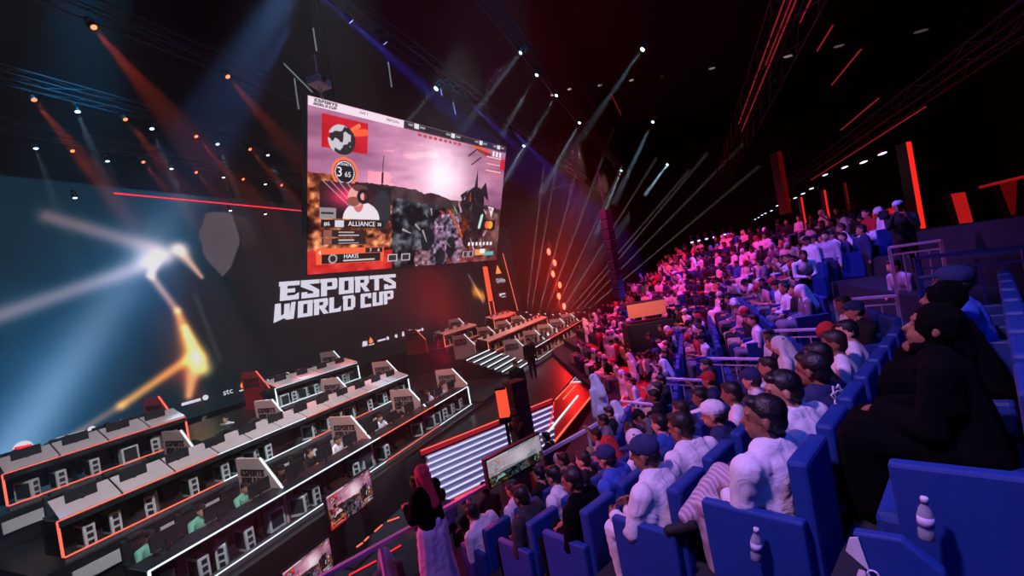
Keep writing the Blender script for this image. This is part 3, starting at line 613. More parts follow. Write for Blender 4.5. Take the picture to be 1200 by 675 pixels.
        hand(pr, W, Eb, s, {'lap': .5, 'desk': .5, 'phone': 1.1, 'camera': 1.1, 'film': 1.0, 'side': .5, 'chin': 1.2, 'cross': .6}.get(arms, .6), fine, pn)
    J = dict(T=T, hc=hc, Rh=Rh, W=T(.05, .33, .25))
    return pr, J
TAGS = ['skin', 'top', 'bottom', 'hair', 'shoe', 'cap', 'scarf']
def far_mesh(**kw):
    pr, J = figure(**kw); pr = [(p[:2]+(tuple(q+.008 for q in p[2]),)+p[3:]) if p[0] == 'e' and p[4] in ('top', 'bottom') else ((p[0], p[1], p[2]+.008, p[3], p[4]+.008, p[5]) if p[0] == 'c' and p[5] in ('top', 'bottom') else p) for p in pr]
    me = fuse(pr, .021, smooth=2, ratio=.45)
    for _ in TAGS: me.materials.append(M_black)
    assign_tags(me, pr, TAGS); return me
FARLIB = {}
def far_kind(key, **kw):
    FARLIB[key] = kw
def get_far(key):
    if isinstance(FARLIB[key], dict): FARLIB[key] = far_mesh(**FARLIB[key])
    return FARLIB[key]
PAL = {'white': (.88, .86, .88), 'black': (.045, .045, .055), 'navy': (.12, .16, .34), 'grey': (.42, .42, .46), 'red': (.72, .16, .18), 'beige': (.74, .64, .52), 'blue': (.20, .34, .72), 'green': (.30, .46, .40), 'pink': (.85, .55, .62), 'brown': (.34, .24, .20), 'teal': (.45, .68, .58), 'cream': (.90, .84, .76), 'silver': (.66, .66, .72)}
def near_cloth(c):
    n = 'folded_cloth_'+c
    if n in MATS: return MATS[n]
    m_ = mat(n, PAL[c], .85, var=.06, scale=5, bump=.5); nt = m_.node_tree
    for q in nt.nodes:
        if q.type == 'TEX_NOISE': q.inputs['Scale'].default_value = 4.5; q.inputs['Distortion'].default_value = 2.2; q.inputs['Detail'].default_value = 3
        if q.type == 'BUMP': q.inputs['Distance'].default_value = .05
    return m_
def cloth(c): return mat('cloth_'+c, PAL[c], .85, var=.10, scale=11, bump=.55)
SKINS = [mat('skin_tan', (.72, .50, .39), .55, var=.05, scale=8), mat('skin_brown', (.55, .36, .27), .55, var=.05, scale=8), mat('skin_light', (.84, .63, .53), .55, var=.05, scale=8)]
HAIRS = [mat('hair_black', (.07, .06, .06), .5, var=.3, scale=60, bump=.3), mat('hair_brown', (.16, .10, .07), .5, var=.3, scale=60, bump=.3)]
NP = [0]; CROWD = []
def far_person(key, P, heading, top='white', bottom='navy', scarf='white', cap='black', label=None, group=None, skin=None, sc_=1.0, defer=False):
    """heading: degrees of the direction the person faces; P: relative position of the feet"""
    if defer:
        ms = [SKINS[NP[0] % 3], cloth(top), cloth(bottom), HAIRS[NP[0] % 2], M_black, cloth(cap), cloth(scarf)]; NP[0] += 1
        CROWD.append((get_far(key), Matrix.Translation(Vector(P)) @ Matrix.Rotation(math.radians(heading-90), 4, 'Z'), ms)); return
    o = link('person', get_far(key), None, P); o.rotation_euler = (0, 0, math.radians(heading-90)); o.scale = (sc_,)*3
    ms = [SKINS[NP[0] % 3] if skin is None else SKINS[skin], cloth(top), cloth(bottom), HAIRS[NP[0] % 2], M_black, cloth(cap), cloth(scarf)]; NP[0] += 1
    for i, m_ in enumerate(ms): o.material_slots[i].link = 'OBJECT'; o.material_slots[i].material = m_
    return tag(o, label, 'person', group)
far_kind('sit', arms='lap'); far_kind('sit_phone', arms='phone', lean=.2, pitch=-.4, head='hair'); far_kind('sit_lean', arms='knees', lean=.5, pitch=.3, head='cap', sleeves='short')
far_kind('sit_robe', look='robe', head='scarf', arms='lap'); far_kind('sit_woman', look='robe', head='hijab', sex='f', arms='lap'); far_kind('sit_short', arms='lap', sleeves='short', yaw=.4, legs='wide')
far_kind('sit_cap', arms='cross', head='cap', sleeves='short', yaw=-.3); far_kind('sit_cheer', arms='cheer', sleeves='short'); far_kind('sit_beard', arms='chin', head='beard', lean=.3)
far_kind('sit_film', arms='film', head='hair', sleeves='short'); far_kind('play', arms='desk', lean=.22, sleeves='short', head='hair'); far_kind('play_cap', arms='desk', lean=.3, sleeves='short', head='cap', pitch=-.2); far_kind('play_long', arms='desk', lean=.15, sleeves='long', head='long', sex='f')
far_kind('stand', sit=False, arms='side', lean=.03); far_kind('stand_short', sit=False, arms='hips', sleeves='short', legs='wide'); far_kind('stand_film', sit=False, arms='film', lean=.05); far_kind('stand_camera', sit=False, arms='camera', lean=.12, head='cap', legs='step')
far_kind('stand_robe', sit=False, look='robe', head='scarf', arms='side'); far_kind('stand_bow', sit=False, arms='phone', lean=.45, pitch=-.3); far_kind('stand_cap', sit=False, arms='side', head='cap', legs='step')
def near_person(P, heading, label, spec, mats, scale=1.03, voxel=.0085):
    """a figure close to the camera: body, hair, shirt, trousers and shoes are separate meshes"""
    t = empty('person', P, math.radians(heading-90), label, 'person')
    pr, J = figure(fine=True, **spec)
    body = [p for p in pr if (p[-1] in ('skin', 'top', 'bottom')) ]
    sk = []
    for p in body:     # the body under the clothes is a little slimmer
        if p[-1] == 'skin': sk.append(p)
        elif p[0] == 'e': sk.append(El(p[1], [q-.012 for q in p[2]], p[3], 'skin'))
        else:
            if spec.get('look') in ('robe', 'skirt') and min(p[2], p[4]) > .088: continue
            sk.append(C(p[1], p[2]-.010, p[3], p[4]-.010, 'skin'))
    def put(name, prims, vx, m_, inflate=0, folds=0, smooth=3, ratio=1):
        if not prims: return None
        me = fuse(prims, vx, inflate, smooth, ratio, folds); me.materials.append(m_); return link(name, me, t)
    put('body', sk, voxel, mats['skin'], smooth=2, ratio=.5)
    put('hair', [p for p in pr if p[-1] == 'hair'], .009, mats.get('hair', HAIRS[0]), folds=.012)
    shirt = []
    for p in pr:
        if p[-1] != 'top': continue
        if p[0] == 'c' and max(p[2], p[4]) < .06: q = list(p); q[2] += .014; q[4] += .016; p = tuple(q)
        shirt.append(p)
    for s in (-1, 1):      # cloth hanging between the shoulder and the flank
        S_ = J['T'](s*.15, -.01, .41); shirt.append(C(S_, .075, J['T'](s*.175, .01, .26), .058, 'top')); shirt.append(C(J['T'](s*.06, -.03, .40), .085, J['T'](s*.09, -.02, .06), .095, 'top'))
    put('robe' if spec.get('look') == 'robe' else 'shirt', shirt, .011, mats['top'], .012, .009, 8)
    if spec.get('look') != 'robe': put('skirt' if spec.get('look') == 'skirt' else 'trousers', [p for p in pr if p[-1] == 'bottom'], .012, mats['bottom'], .016, .016, 2)
    shoes = [p for p in pr if p[-1] == 'shoe']
    for i in (0, 2): put('shoe', shoes[i:i+2], .010, mats.get('shoe', M_black), .004)
    put('cap', [p for p in pr if p[-1] == 'cap'], .007, mats.get('cap', cloth('navy')), .003, 0, 2)
    put('headscarf', [p for p in pr if p[-1] == 'scarf'], .011, mats.get('scarf', cloth('white')), .002, .03, 2)
    for s in (-1, 1):
        eyes = MB(); eyes.add(*ellips(J['hc']+J['Rh'] @ V(s*.031, .074, .008), (.011, .008, .007), J['Rh'], 8, 6)); eyes.build('eye', mat('eye_dark', (.25, .22, .22), .2), t, smooth=True)
    t.scale = (scale,)*3
    return t, J

def flush_crowd(label):
    vs, fs, mi, slots = [], [], [], []
    n = 0
    for me, M, ms in CROWD:
        a = np.empty(len(me.vertices)*3); me.vertices.foreach_get('co', a); a = a.reshape(-1, 3); R = np.array(M)[:3, :3]; vs.append(a @ R.T+np.array(M)[:3, 3])
        for m_ in ms:
            if m_ not in slots: slots.append(m_)
        loc = [slots.index(m_) for m_ in ms]
        for p in me.polygons: fs.append([i+n for i in p.vertices]); mi.append(loc[p.material_index])
        n += len(a)
    me = bpy.data.meshes.new('distant_crowd'); me.from_pydata(np.concatenate(vs).tolist(), [], fs)
    for m_ in slots: me.materials.append(m_)
    me.polygons.foreach_set('material_index', mi)
    for p in me.polygons: p.use_smooth = True
    return tag(link('distant_crowd', me), label, 'crowd', kind='stuff')
# ---------------------------------------------------------------- seating bowl: three straight blocks round the stage
BL = {1: (np.array([0., 0.]), -13.0), 2: (None, 13.0), 3: (None, 39.0)}
u1, v1 = frame(-13); P12 = u1*7.0; u2, v2 = frame(13); P23 = P12+u2*11; u3, v3 = frame(39)
BL[2] = (P12, 13.0); BL[3] = (P23, 39.0)
def BP(k, u, v, z): o, h = BL[k]; a, b_ = frame(h); q = o+a*u+b_*v; return Vector((q[0], q[1], z))
def onU(p, u): r = ray(*p); return r*(u/float(r[:2] @ u1))
VR = {0: .0, 1: .85, 2: 1.73, 3: 2.74, 4: 3.70, 5: 4.8, 6: 5.75, -1: -.95, -2: -1.9, -3: -2.85}
ZT = {0: -.66, 1: -1.15, 2: -1.6, 3: -2.1, 4: -2.56, 5: -3.05, 6: -3.5, -1: -.2, -2: .25, -3: .7}
def ZF(k): return ZT[k]-1.0
def span(blk, v):
    if blk == 1: return (-2.5, 7-.231*v)
    if blk == 2: return (.231*v, 11-.231*v)
    return (.231*v, 15)
for blk, ks in ((1, range(-1, 6)), (2, range(-3, 7)), (3, range(-3, 7))):
    b = MB()
    for k in ks:
        va = VR[k]-.15; last = k == max(ks); vb = VR[k+1]-.15 if not last else (6.3 if blk == 1 else 6.75)
        a0, a1 = span(blk, va); c0, c1 = span(blk, vb)
        if k == -1 and blk == 1: va = -2.0
        z = ZF(k); b.add([BP(blk, a0, va, z), BP(blk, a1, va, z), BP(blk, c1, vb, z), BP(blk, c0, vb, z)], [(0, 1, 2, 3)])
        zn = ZF(k+1) if not last else -H0
        b.add([BP(blk, c0, vb, z), BP(blk, c1, vb, z), BP(blk, c1, vb, zn), BP(blk, c0, vb, zn)], [(0, 1, 2, 3)])
    o = b.build('floor', M_terr); tag(o, kind='structure')
b = MB(); b.add([BP(2, -1, -3.05, -H0), BP(2, 11.7, -3.05, -H0), BP(2, 11.7, -3.05, -.28), BP(2, -1, -3.05, -.28)], [(0, 1, 2, 3)])
b.add([BP(3, -.7, -3.05, -H0), BP(3, 15, -3.05, -H0), BP(3, 15, -3.05, -.28), BP(3, -.7, -3.05, -.28)], [(0, 1, 2, 3)]); tag(b.build('wall_stand', M_black), kind='structure')
# ---- upholstered armchairs
SEATM = {}
def seat_meshes():
    b = MB(); R = Matrix.Rotation(math.radians(4), 3, 'X'); b.box((-.03, -.05, .56), (.44, .10, .88)); SEATM['back'] = b.mesh('backrest', M_seat, bevel=.022)
    b = MB(); b.box((0, .24, .34), (.50, .46, .17)); SEATM['cush'] = b.mesh('cushion', M_seat, bevel=.03)
    b = MB(); b.prism([(-.035, -.06, .02), (-.035, -.06, .71), (-.035, .48, .69), (-.035, .47, .20), (-.035, .40, .02)], (.07, 0, 0)); SEATM['arm'] = b.mesh('arm_panel', M_seat, bevel=.015)
    b = MB(); b.box((0, .18, .13), (.42, .3, .24)); SEATM['base'] = b.mesh('base', M_black)
    b = MB(); b.box((0, -.075, .56), (.49, .13, .86), R); b.box((0, .24, .34), (.50, .46, .17)); b.box((-.285, .2, .33), (.06, .5, .64)); SEATM['far'] = b.mesh('auditorium_seat', M_seat, bevel=.02)
seat_meshes()
def seat(blk, u, k, simple, label, group, endarm=False):
    h = BL[blk][1]; P = BP(blk, u, VR[k], ZF(k))
    if simple:
        o = link('auditorium_seat', SEATM['far'], None, P); o.rotation_euler = (0, 0, math.radians(h)); return tag(o, label, 'seat', group)
    t = empty('auditorium_seat', P, math.radians(h), label, 'seat', group)
    link('backrest', SEATM['back'], t); link('cushion', SEATM['cush'], t); link('base', SEATM['base'], t); link('arm_panel', SEATM['arm'], t, (-.285, 0, 0))
    if endarm: link('arm_panel', SEATM['arm'], t, (.285, 0, 0))
    return t
ORD = ['first', 'second', 'third', 'fourth', 'fifth', 'sixth', 'seventh', 'eighth', 'ninth', 'tenth', 'eleventh', 'twelfth']
ROWN = {0: 'the row of the black clothed pair', 1: 'the nearest man row', 2: 'the navy cap row', 3: 'the row below the navy cap', 4: 'the speckled jacket row', 5: 'the lowest row by the handrail'}
START = {0: 2.25, 1: 2.43, 2: 2.62, 3: 2.74, 4: 2.86, 5: 2.98}
SPOTS = {}
for k in range(0, 6):
    u = START[k]+.285; i = 0; end = span(1, VR[k])[1]-.35
    while u < end:
        t_ = seat(1, u, k, False, f'blue upholstered armchair, {ORD[i]} from the aisle in {ROWN[k]}', 'blue armchairs of the nearest block')
        if k == 0 and i == 0:
            for ch in t_.children:
                if ch.name.startswith('arm_panel'): ch.scale = (1, .8, 1)
        if k == 0 and i in (1, 2, 3):
            for ch in list(t_.children):
                if ch.name.startswith('arm_panel'): bpy.data.objects.remove(ch)
        SPOTS[(k, i)] = u; u += .575; i += 1
# ---- aisle steps between the nearest block and the photographer
M_nose = mat('pale_step_nosing', (.72, .70, .76), .5); M_aisle = mat('blue_step_carpet', (.10, .20, .50), .85, var=.2, scale=20, bump=.1)
for k in range(0, 5):
    for half in (0, 1):
        v0 = VR[k]+.05+half*.47; z = ZF(k)+(.02 if half == 0 else -.23)
        z += .20
        t = empty('aisle_step', BP(1, START[k]-.62, v0, ZF(k+1)-.02), math.radians(-13), ['upper', 'lower'][half]+f' carpeted aisle step at the end of {ROWN[k]}', 'step', 'aisle steps')
        h = z-ZF(k+1)+.02; b = MB(); b.box((0, .235, h/2), (1.04, .47, h)); b.build('tread', M_aisle, t)
        b = MB(); b.box((0, .46, h+.004), (1.04, .03, .012)); b.build('nosing', M_nose, t)
# ---- railings
def railing(name, P0, P1, drop, label, n=3, mid=True, w=.08, group=None):
    P0, P1 = Vector(P0), Vector(P1); t = empty(name, P0-Vector((0, 0, drop)), 0, label, 'railing', group); o = t.location
    b = MB(); b.bar(P0-o, P1-o, w, .04); b.build('top_rail', M_rail, t)
    if mid: b = MB(); b.bar(P0-o-Vector((0, 0, .13)), P1-o-Vector((0, 0, .13)), .025, .025); b.build('mid_rail', M_rail, t)
    for e in (P0, P1): b = MB(); b.bar(e-o, e-o-Vector((0, 0, drop)), .045, .045); b.build('post', M_rail, t)
    for i in range(1, n+1):
        q = P0.lerp(P1, i/(n+1)); b = MB(); b.bar(q-o-Vector((0, 0, .13)), q-o-Vector((0, 0, drop*.9)), .018, .018); b.build('baluster', M_rail, t)
    return t
RL = [((727, 470), (782, 473), 8.7, 'lowest lavender aisle railing, in front of the man in the blue shirt'), ((770, 443), (832, 446), 8.8, 'lavender aisle railing, second from the bottom of the aisle'),
      ((828, 420), (898, 425), 8.9, 'lavender aisle railing halfway up the aisle'), ((895, 388), (968, 388), 9.0, 'long lavender aisle railing behind the man in the white shirt'),
      ((978, 352), (1050, 345), 9.0, 'long lavender aisle railing near the top of the aisle'), ((1042, 290), (1102, 280), 9.7, 'topmost lavender railing below the cameraman')]
for a, c, u_, lab in RL:
    A_, C_ = onU(a, u_), onU(c, u_); C_[2] = A_[2]; railing('aisle_railing', A_, C_, 1.0, lab)
P0, P1 = BP(1, 1.0, 6.2, -3.3), BP(1, 9.2, 6.2, -3.3)
t = empty('long_handrail', P0-Vector((0, 0, 1.1)), 0, 'long purple lit handrail closing off the lowest seats', 'railing'); o = t.location
b = MB(); b.bar(P0-o, P1-o, .07, .06); b.build('top_rail', M_rail, t)
for u in (2.2, 3.75, 5.4, 7.0, 9.1): b = MB(); b.bar(BP(1, u, 6.2, -3.3)-o, BP(1, u, 6.2, -4.4)-o, .05, .05); b.build('post', M_rail, t)
M_rail_keep = M_rail; M_rail = mat('dark_blue_barrier_paint', (.10, .16, .42), .4)
railing('end_barrier', onU((1073, 302), 6.5), onU((1200, 290), 6.5)*1.0, 1.0, 'dark blue barrier rail behind the blue jersey', n=4)
M_rail = M_rail_keep
M_rc = mat('red_walkway_carpet', (.60, .08, .12), .8, var=.25, scale=5)
t = empty('red_walkway', BP(2, 7.5, 5.1, ZF(5)), 0, 'red carpeted walkway with lit edge between the seat rows', 'walkway'); o = t.location
b = MB(); b.prism([BP(2, 4.0, 4.68, ZF(5)+.01)-o, BP(2, 9.85, 4.68, ZF(5)+.01)-o, BP(2, 9.7, 5.58, ZF(5)+.01)-o, BP(2, 4.0, 5.58, ZF(5)+.01)-o], (0, 0, .015)); b.prism([BP(3, 1.1, 4.68, ZF(5)+.012)-o, BP(3, 11, 4.68, ZF(5)+.012)-o, BP(3, 11, 5.58, ZF(5)+.012)-o, BP(3, 1.3, 5.58, ZF(5)+.012)-o], (0, 0, .015)); b.build('carpet', M_rc, t)
b = MB(); b.bar(BP(2, 4.0, 5.56, ZF(5)+.04)-o, BP(2, 9.7, 5.56, ZF(5)+.04)-o, .035, .02); b.build('led_strip', L_orange, t)
b = MB(); b.bar(BP(2, 4.0, 4.70, ZF(5)+.04)-o, BP(2, 9.8, 4.70, ZF(5)+.04)-o, .025, .02); b.build('led_strip', L_red, t)
# ---- commentators' desk lit orange above the floor crowd
P = Vector(atD((757, 360), 17.0)); t = empty('orange_lit_desk', P-Vector((0, 0, .9)), math.radians(HS-70), 'orange lit desk on a platform at the far end of the floor', 'desk')
b = MB(); b.box((0, 0, .82), (1.5, .06, .55)); b.build('front_panel', mat('warm_white_panel', (.92, .62, .50), .6), t)
b = MB(); b.box((0, .35, 1.1), (1.55, .75, .05)); b.build('table_top', M_dark, t)
b = MB(); b.box((0, .4, -1.2), (1.8, 1.2, 3.0)); b.build('plinth', M_black, t)
# ---------------------------------------------------------------- audience
TOPS = ['white']*6+['black']*12+['navy']*3+['grey']*2+['red', 'beige', 'blue', 'pink', 'cream']
KS = ['sit']*4+['sit_phone']*2+['sit_lean']*2+['sit_robe']*3+['sit_woman']*2+['sit_short']*3+['sit_cap']*2+['sit_cheer', 'sit_beard', 'sit_film']
def dress(key, c):
    s = 'white'; cp = random.choice(['black', 'navy', 'white', 'red'])
    if key == 'sit_robe': c = 'white' if random.random() < .8 else 'grey'; s = random.choice(['white', 'red', 'white'])
    if key == 'sit_woman': c = 'black'; s = random.choice(['black', 'black', 'pink'])
    return c, s, cp
DESC = {'sit': 'long sleeves', 'sit_phone': 'head bowed over a phone', 'sit_lean': 'leaning forward in a cap', 'sit_robe': 'robe and headscarf', 'sit_woman': 'robe and head covering', 'sit_short': 'short sleeves', 'sit_cap': 'cap with folded arms', 'sit_cheer': 'both arms raised', 'sit_beard': 'beard, chin on hand', 'sit_film': 'holding a phone up'}
# nearest block, people further along their rows (those close by are built finely below)
FINE = {(1, 0), (1, 1), (1, 2), (2, 0), (2, 1), (0, 0), (0, 2), (3, 0), (3, 1), (4, 0), (5, 0), (5, 1), (0, 4), (0, 1), (0, 3), (2, 2), (4, 1)}
fixed = {(1, 3): ('sit', 'black', 'cap'), (1, 4): ('sit', 'white', ''), (1, 5): ('sit_short', 'white', ''), (2, 3): ('sit', 'white', ''), (2, 4): ('sit_cap', 'white', 'x'), (2, 5): ('sit', 'navy', ''), (3, 2): ('sit_robe', 'white', ''), (3, 3): ('sit', 'blue', ''), (3, 4): ('sit', 'navy', ''), (3, 5): ('sit_short', 'blue', ''), (4, 2): ('sit', 'black', ''), (4, 3): ('sit_robe', 'white', ''), (4, 4): ('sit', 'navy', ''), (5, 2): ('sit_short', 'black', ''), (5, 3): ('sit', 'white', ''), (5, 4): ('sit_woman', 'black', '')}
for (k, i), u in SPOTS.items():
    if (k, i) in FINE or k == 0: continue
    key, c, _ = fixed.get((k, i), (random.choice(KS), random.choice(TOPS), ''))
    if (k, i) not in fixed: c, s, cp = dress(key, c)
    else: s = 'black' if key == 'sit_woman' else random.choice(['white', 'red']); cp = 'navy'
    far_person(key, BP(1, u, VR[k]+.2, ZF(k)), 77+random.uniform(0, 22), c, random.choice(['navy', 'black', 'grey']), s, cp, f'spectator in {c}, {ORD[i]} seat from the aisle in {ROWN[k]}')
W2 = {-3: 'the top row', -2: 'the second row from the top', -1: 'the third row from the top', 0: 'the fourth row from the top', 1: 'the middle rows', 2: 'the middle rows', 3: 'the lower middle rows', 4: 'the lower rows', 5: 'the row above the lowest', 6: 'the lowest row'}
DESC2 = {'sit': 'long sleeved', 'sit_phone': 'bowed', 'sit_lean': 'leaning in cap', 'sit_robe': 'robed', 'sit_woman': 'head covered', 'sit_short': 'short sleeved', 'sit_cap': 'arms folded', 'sit_cheer': 'arms raised', 'sit_beard': 'bearded', 'sit_film': 'holding phone'}
W3_ = {-3: 'top row', -2: 'second row', -1: 'third row', 0: 'fourth row', 1: 'fifth row', 2: 'sixth row', 3: 'seventh row', 4: 'eighth row', 5: 'ninth row', 6: 'lowest row'}
nfar = 0
for blk, ks in ((2, range(-2, 6)), (3, range(-3, 7))):
    for k in ks:
        a, e = span(blk, VR[k]); u = a+.4
        while u < e-.3:
            uu = u; u += .585 if blk == 2 else .62
            P = BP(blk, uu, VR[k]+.2, ZF(k)); q = float(np.array(P[:2]) @ u1)
            if blk == 2 and 8.1 < q < 9.4: continue
            if blk == 2 and ((k <= 0 and q < 12.8) or (k <= -1 and uu < 7)): continue
            if (blk == 2 and k == 5 and uu > 3.9) or (blk == 3 and k == 5): continue
            if blk == 3 and (uu > 13 or (k > 4 and uu > 8)): continue
            r_ = random.random()
            near_ = blk == 2 and uu < 6
            if blk == 2: seat(2, uu, k, not near_, f'blue seat in {W2[k]} beyond the aisle railings', f'blue seats in {W2[k]} beyond the aisle')
            elif k in (0, 2, 4): seat(3, uu, k, True, 'small blue seat in the far curve of the stand', 'blue seats in the far curve')
            if r_ < (.10 if blk == 2 else .12): continue
            key = random.choice(KS); c = random.choice(TOPS); c, s, cp = dress(key, c)
            zone = 'beyond the railings' if blk == 2 else 'of the far curve'
            side_ = 'near side' if uu < 4 else ('middle' if uu < 8 else 'far side')
            P.x += random.uniform(-.04, .04); P.y += random.uniform(-.04, .04)
            far_person(key, P, (103 if blk == 2 else 129)+random.uniform(-8, 20), c, random.choice(['navy', 'black', 'grey', 'beige']), s, cp,
                       f'{c} clad spectator, {DESC2[key]}, {W3_[k]} {side_} {zone}', f'{c} clad spectators, {DESC2[key]}, {W3_[k]} {side_} {zone}', sc_=random.uniform(.96, 1.06), defer=blk == 3 and (k > -1 or uu > 7)); nfar += 1
print('far spectators', nfar)
# people standing on and around the far stand, at the distance their size tells
def zfeet(P, hgt=1.74): return P[2]-hgt
for key, px, d, hd, top, bottom, lab in (
        ('stand_cap', (947, 275), 11.3, 130, 'white', 'navy', 'standing man in white turning left, leftmost of the group below the red columns'),
        ('stand', (967, 270), 11.0, 150, 'silver', 'navy', 'standing man in a pale striped shirt, middle of the group below the red columns'),
        ('stand_short', (988, 260), 11.5, 95, 'white', 'black', 'standing man in white, rightmost of the group below the red columns'),
        ('stand_bow', (935, 290), 10.5, 200, 'white', 'navy', 'man in a white shirt bending over the seats beside the standing group'),
        ('stand', (891, 303), 13.6, 60, 'pink', 'navy', 'man in a pink lit shirt standing by the pink lit rail'),
        ('stand_short', (918, 312), 13.0, 200, 'red', 'black', 'man in a reddish shirt facing the man by the pink lit rail'),
        ('stand_camera', (1052, 233), 8.4, 165, 'black', 'black', 'cameraman in black with a pale cap on the top platform'),
        ('stand_bow', (1062, 296), 7.6, 120, 'silver', 'navy', 'person in a pale striped shirt leaning behind the topmost railing'),
        ('stand', (1010, 262), 10.6, 100, 'navy', 'black', 'dark clad person standing left of the cameraman'),
        ('stand_robe', (697, 437), 9.7, 80, 'white', 'white', 'man in a long white robe and white headscarf standing by the red runway'),
        ('stand', (618, 396), 18.0, 215, 'black', 'black', 'crew member in black standing before the far desks'),
        ('stand', (603, 422), 14.5, 215, 'black', 'black', 'crew member in black on the central stairs'),
        ('stand_camera', (607, 480), 11.8, 150, 'black', 'black', 'camera operator in black at the top of the striped front stairs'),
        ('stand', (640, 505), 10.3, 95, 'black', 'black', 'person in black at the end of the striped front stairs'),
        ('stand', (486, 556), 8.6, 110, 'black', 'black', 'person in black standing in the dark beside the small game screen'),
        ('stand_bow', (768, 296+90), 15.0, 110, 'black', 'black', 'person in black bending by the orange lit desk'),
        ('stand_short', (265, 485), 15.3, 210, 'white', 'black', 'person in white walking behind the middle desk hood'),
        ('stand', (240, 487), 17.2, 200, 'red', 'black', 'person in a red top by the end of the back desk')):
    P = atD(px, d); far_person(key, (P[0], P[1], zfeet(P)), hd, top, bottom, 'white', 'silver' if 'cameraman' in lab else 'black', lab)
# crowd on the floor between the runway and the stands, reddish light
M_post = M_dark
ZONE = {18: 'below the orange desk', 15.5: 'beside the runway end', 13: 'beside the runway'}
for px0, px1, d, n in (((705, 372), (742, 372), 24, 7), ((700, 384), (745, 386), 21, 9), ((715, 395), (755, 400), 18, 7), ((735, 410), (765, 415), 15.5, 5), ((728, 430), (748, 445), 13, 3), ((690, 364), (738, 358), 28, 9), ((683, 372), (700, 368), 26, 4)):
    for i in range(n):
        f = (i+random.random()*.5)/n; px = (px0[0]+(px1[0]-px0[0])*f, px0[1]+(px1[1]-px0[1])*f+random.uniform(-2, 2)); P = atD(px, d+random.uniform(-.8, .8)); c = random.choice(['black', 'white', 'grey', 'beige', 'red'])
        key = random.choice(['stand', 'stand_short', 'stand_robe', 'stand_film', 'stand_cap']); zf = max(zfeet(P), -H0)
        far_person(key, (P[0], P[1], zf), random.uniform(80, 200), c if key != 'stand_robe' else 'white', 'black', 'white', 'black', f'standing person in {"a white robe" if key == "stand_robe" else c}, {ORD[i]} from the left, {ZONE.get(d, "")}', None, defer=d > 19)
flush_crowd('dense distant crowd of spectators in the far curve, red and violet lit')
# people on the floor between rail and stairs
for key, px, d, top, lab in (('sit', (517, 570), 8.2, 'silver', 'seated person in a pale shirt beyond the long handrail, under the stairs'), ('sit', (569, 562), 8.0, 'grey', 'seated person in grey just left of the small white screen'), ('sit_cap', (548, 580), 7.6, 'black', 'seated person in black beyond the handrail right of the pale shirt'),
                             ('sit_woman', (655, 528), 8.2, 'black', 'person in black under the end of the handrail'), ('sit_short', (672, 540), 7.4, 'black', 'person in black left of the red patterned headscarf'), ('sit', (620, 535), 7.8, 'red', 'person in a red lit top beside the small white screen'), ('sit_robe', (450, 640), 7.0, 'silver', 'pale figure seen under the long handrail')):
    P = atD(px, d); far_person(key, (P[0], P[1], P[2]-1.28), 75, top, 'black', 'white', 'black', lab)
# ---------------------------------------------------------------- players, monitors and computers on the stage
mon, pc, gch = make_monitor(), make_pc(), make_gchair()
first = {'m': True, 'p': True, 'c': True}
def put(proto, key, P, rz, label, cat, group):
    o = proto if first[key] else copy_tree(proto); first[key] = False
    o.location = P; o.rotation_euler = (0, 0, rz); return tag(o, label, cat, group)
BASE = {'front': -4.62, 'middle': -3.86, 'back': -3.08}
def row_things(row, s0, s1, n, blk, players=True, small=False):
    T, zt = ROWS[row]; base = BASE[row]
    for i in range(n):
        s = s0+(s1-s0)*(i+.5)/n; w = f'{row} desk row of the {blk} stage block'
        put(mon, 'm', S3(s, T+.42, zt-.01), math.radians(HS), f'grey backed monitor on the {w}', 'monitor', f'monitors on the {w}')
        for dx in ((.38,) if small else ((.12, .58) if random.random() < .35 else ((.35,) if random.random() < .75 else ()))): q = S3(s+dx-.2+random.uniform(-.08, .08), T+.30+.1*random.random(), base+.02); put(pc, 'p', q, math.radians(HS)+random.choice([0, 0, .5, -.6, 1.57]), f'white computer under the {w}', 'computer', f'computers under the {w}')
        if not small: put(gch, 'c', S3(s, T+1.22, base), math.radians(HS), f'black gaming chair behind the {w}', 'chair', f'gaming chairs behind the {w}')
        if players:
            key = ['play', 'play_cap', 'play', 'play_long', 'play'][(i*2+len(row)) % 5]; c = ['black', 'teal', 'black', 'white', 'navy', 'white', 'black', 'red'][(i*3+len(row)+(blk == 'far')) % 8]
            if blk == 'near' and row == 'front': c = ['teal', 'teal', 'teal', 'black', 'black', 'white', 'black', 'white', 'black', 'black', 'white', 'white'][i % 12]
            far_person(key, S3(s, T+1.06, base), HS-90+random.uniform(-8, 8), c, 'black', 'white', 'black', f'player in {c} seated at the {w}', f'players in {c} at the {w}')
LN, LO = L_white, L_orange
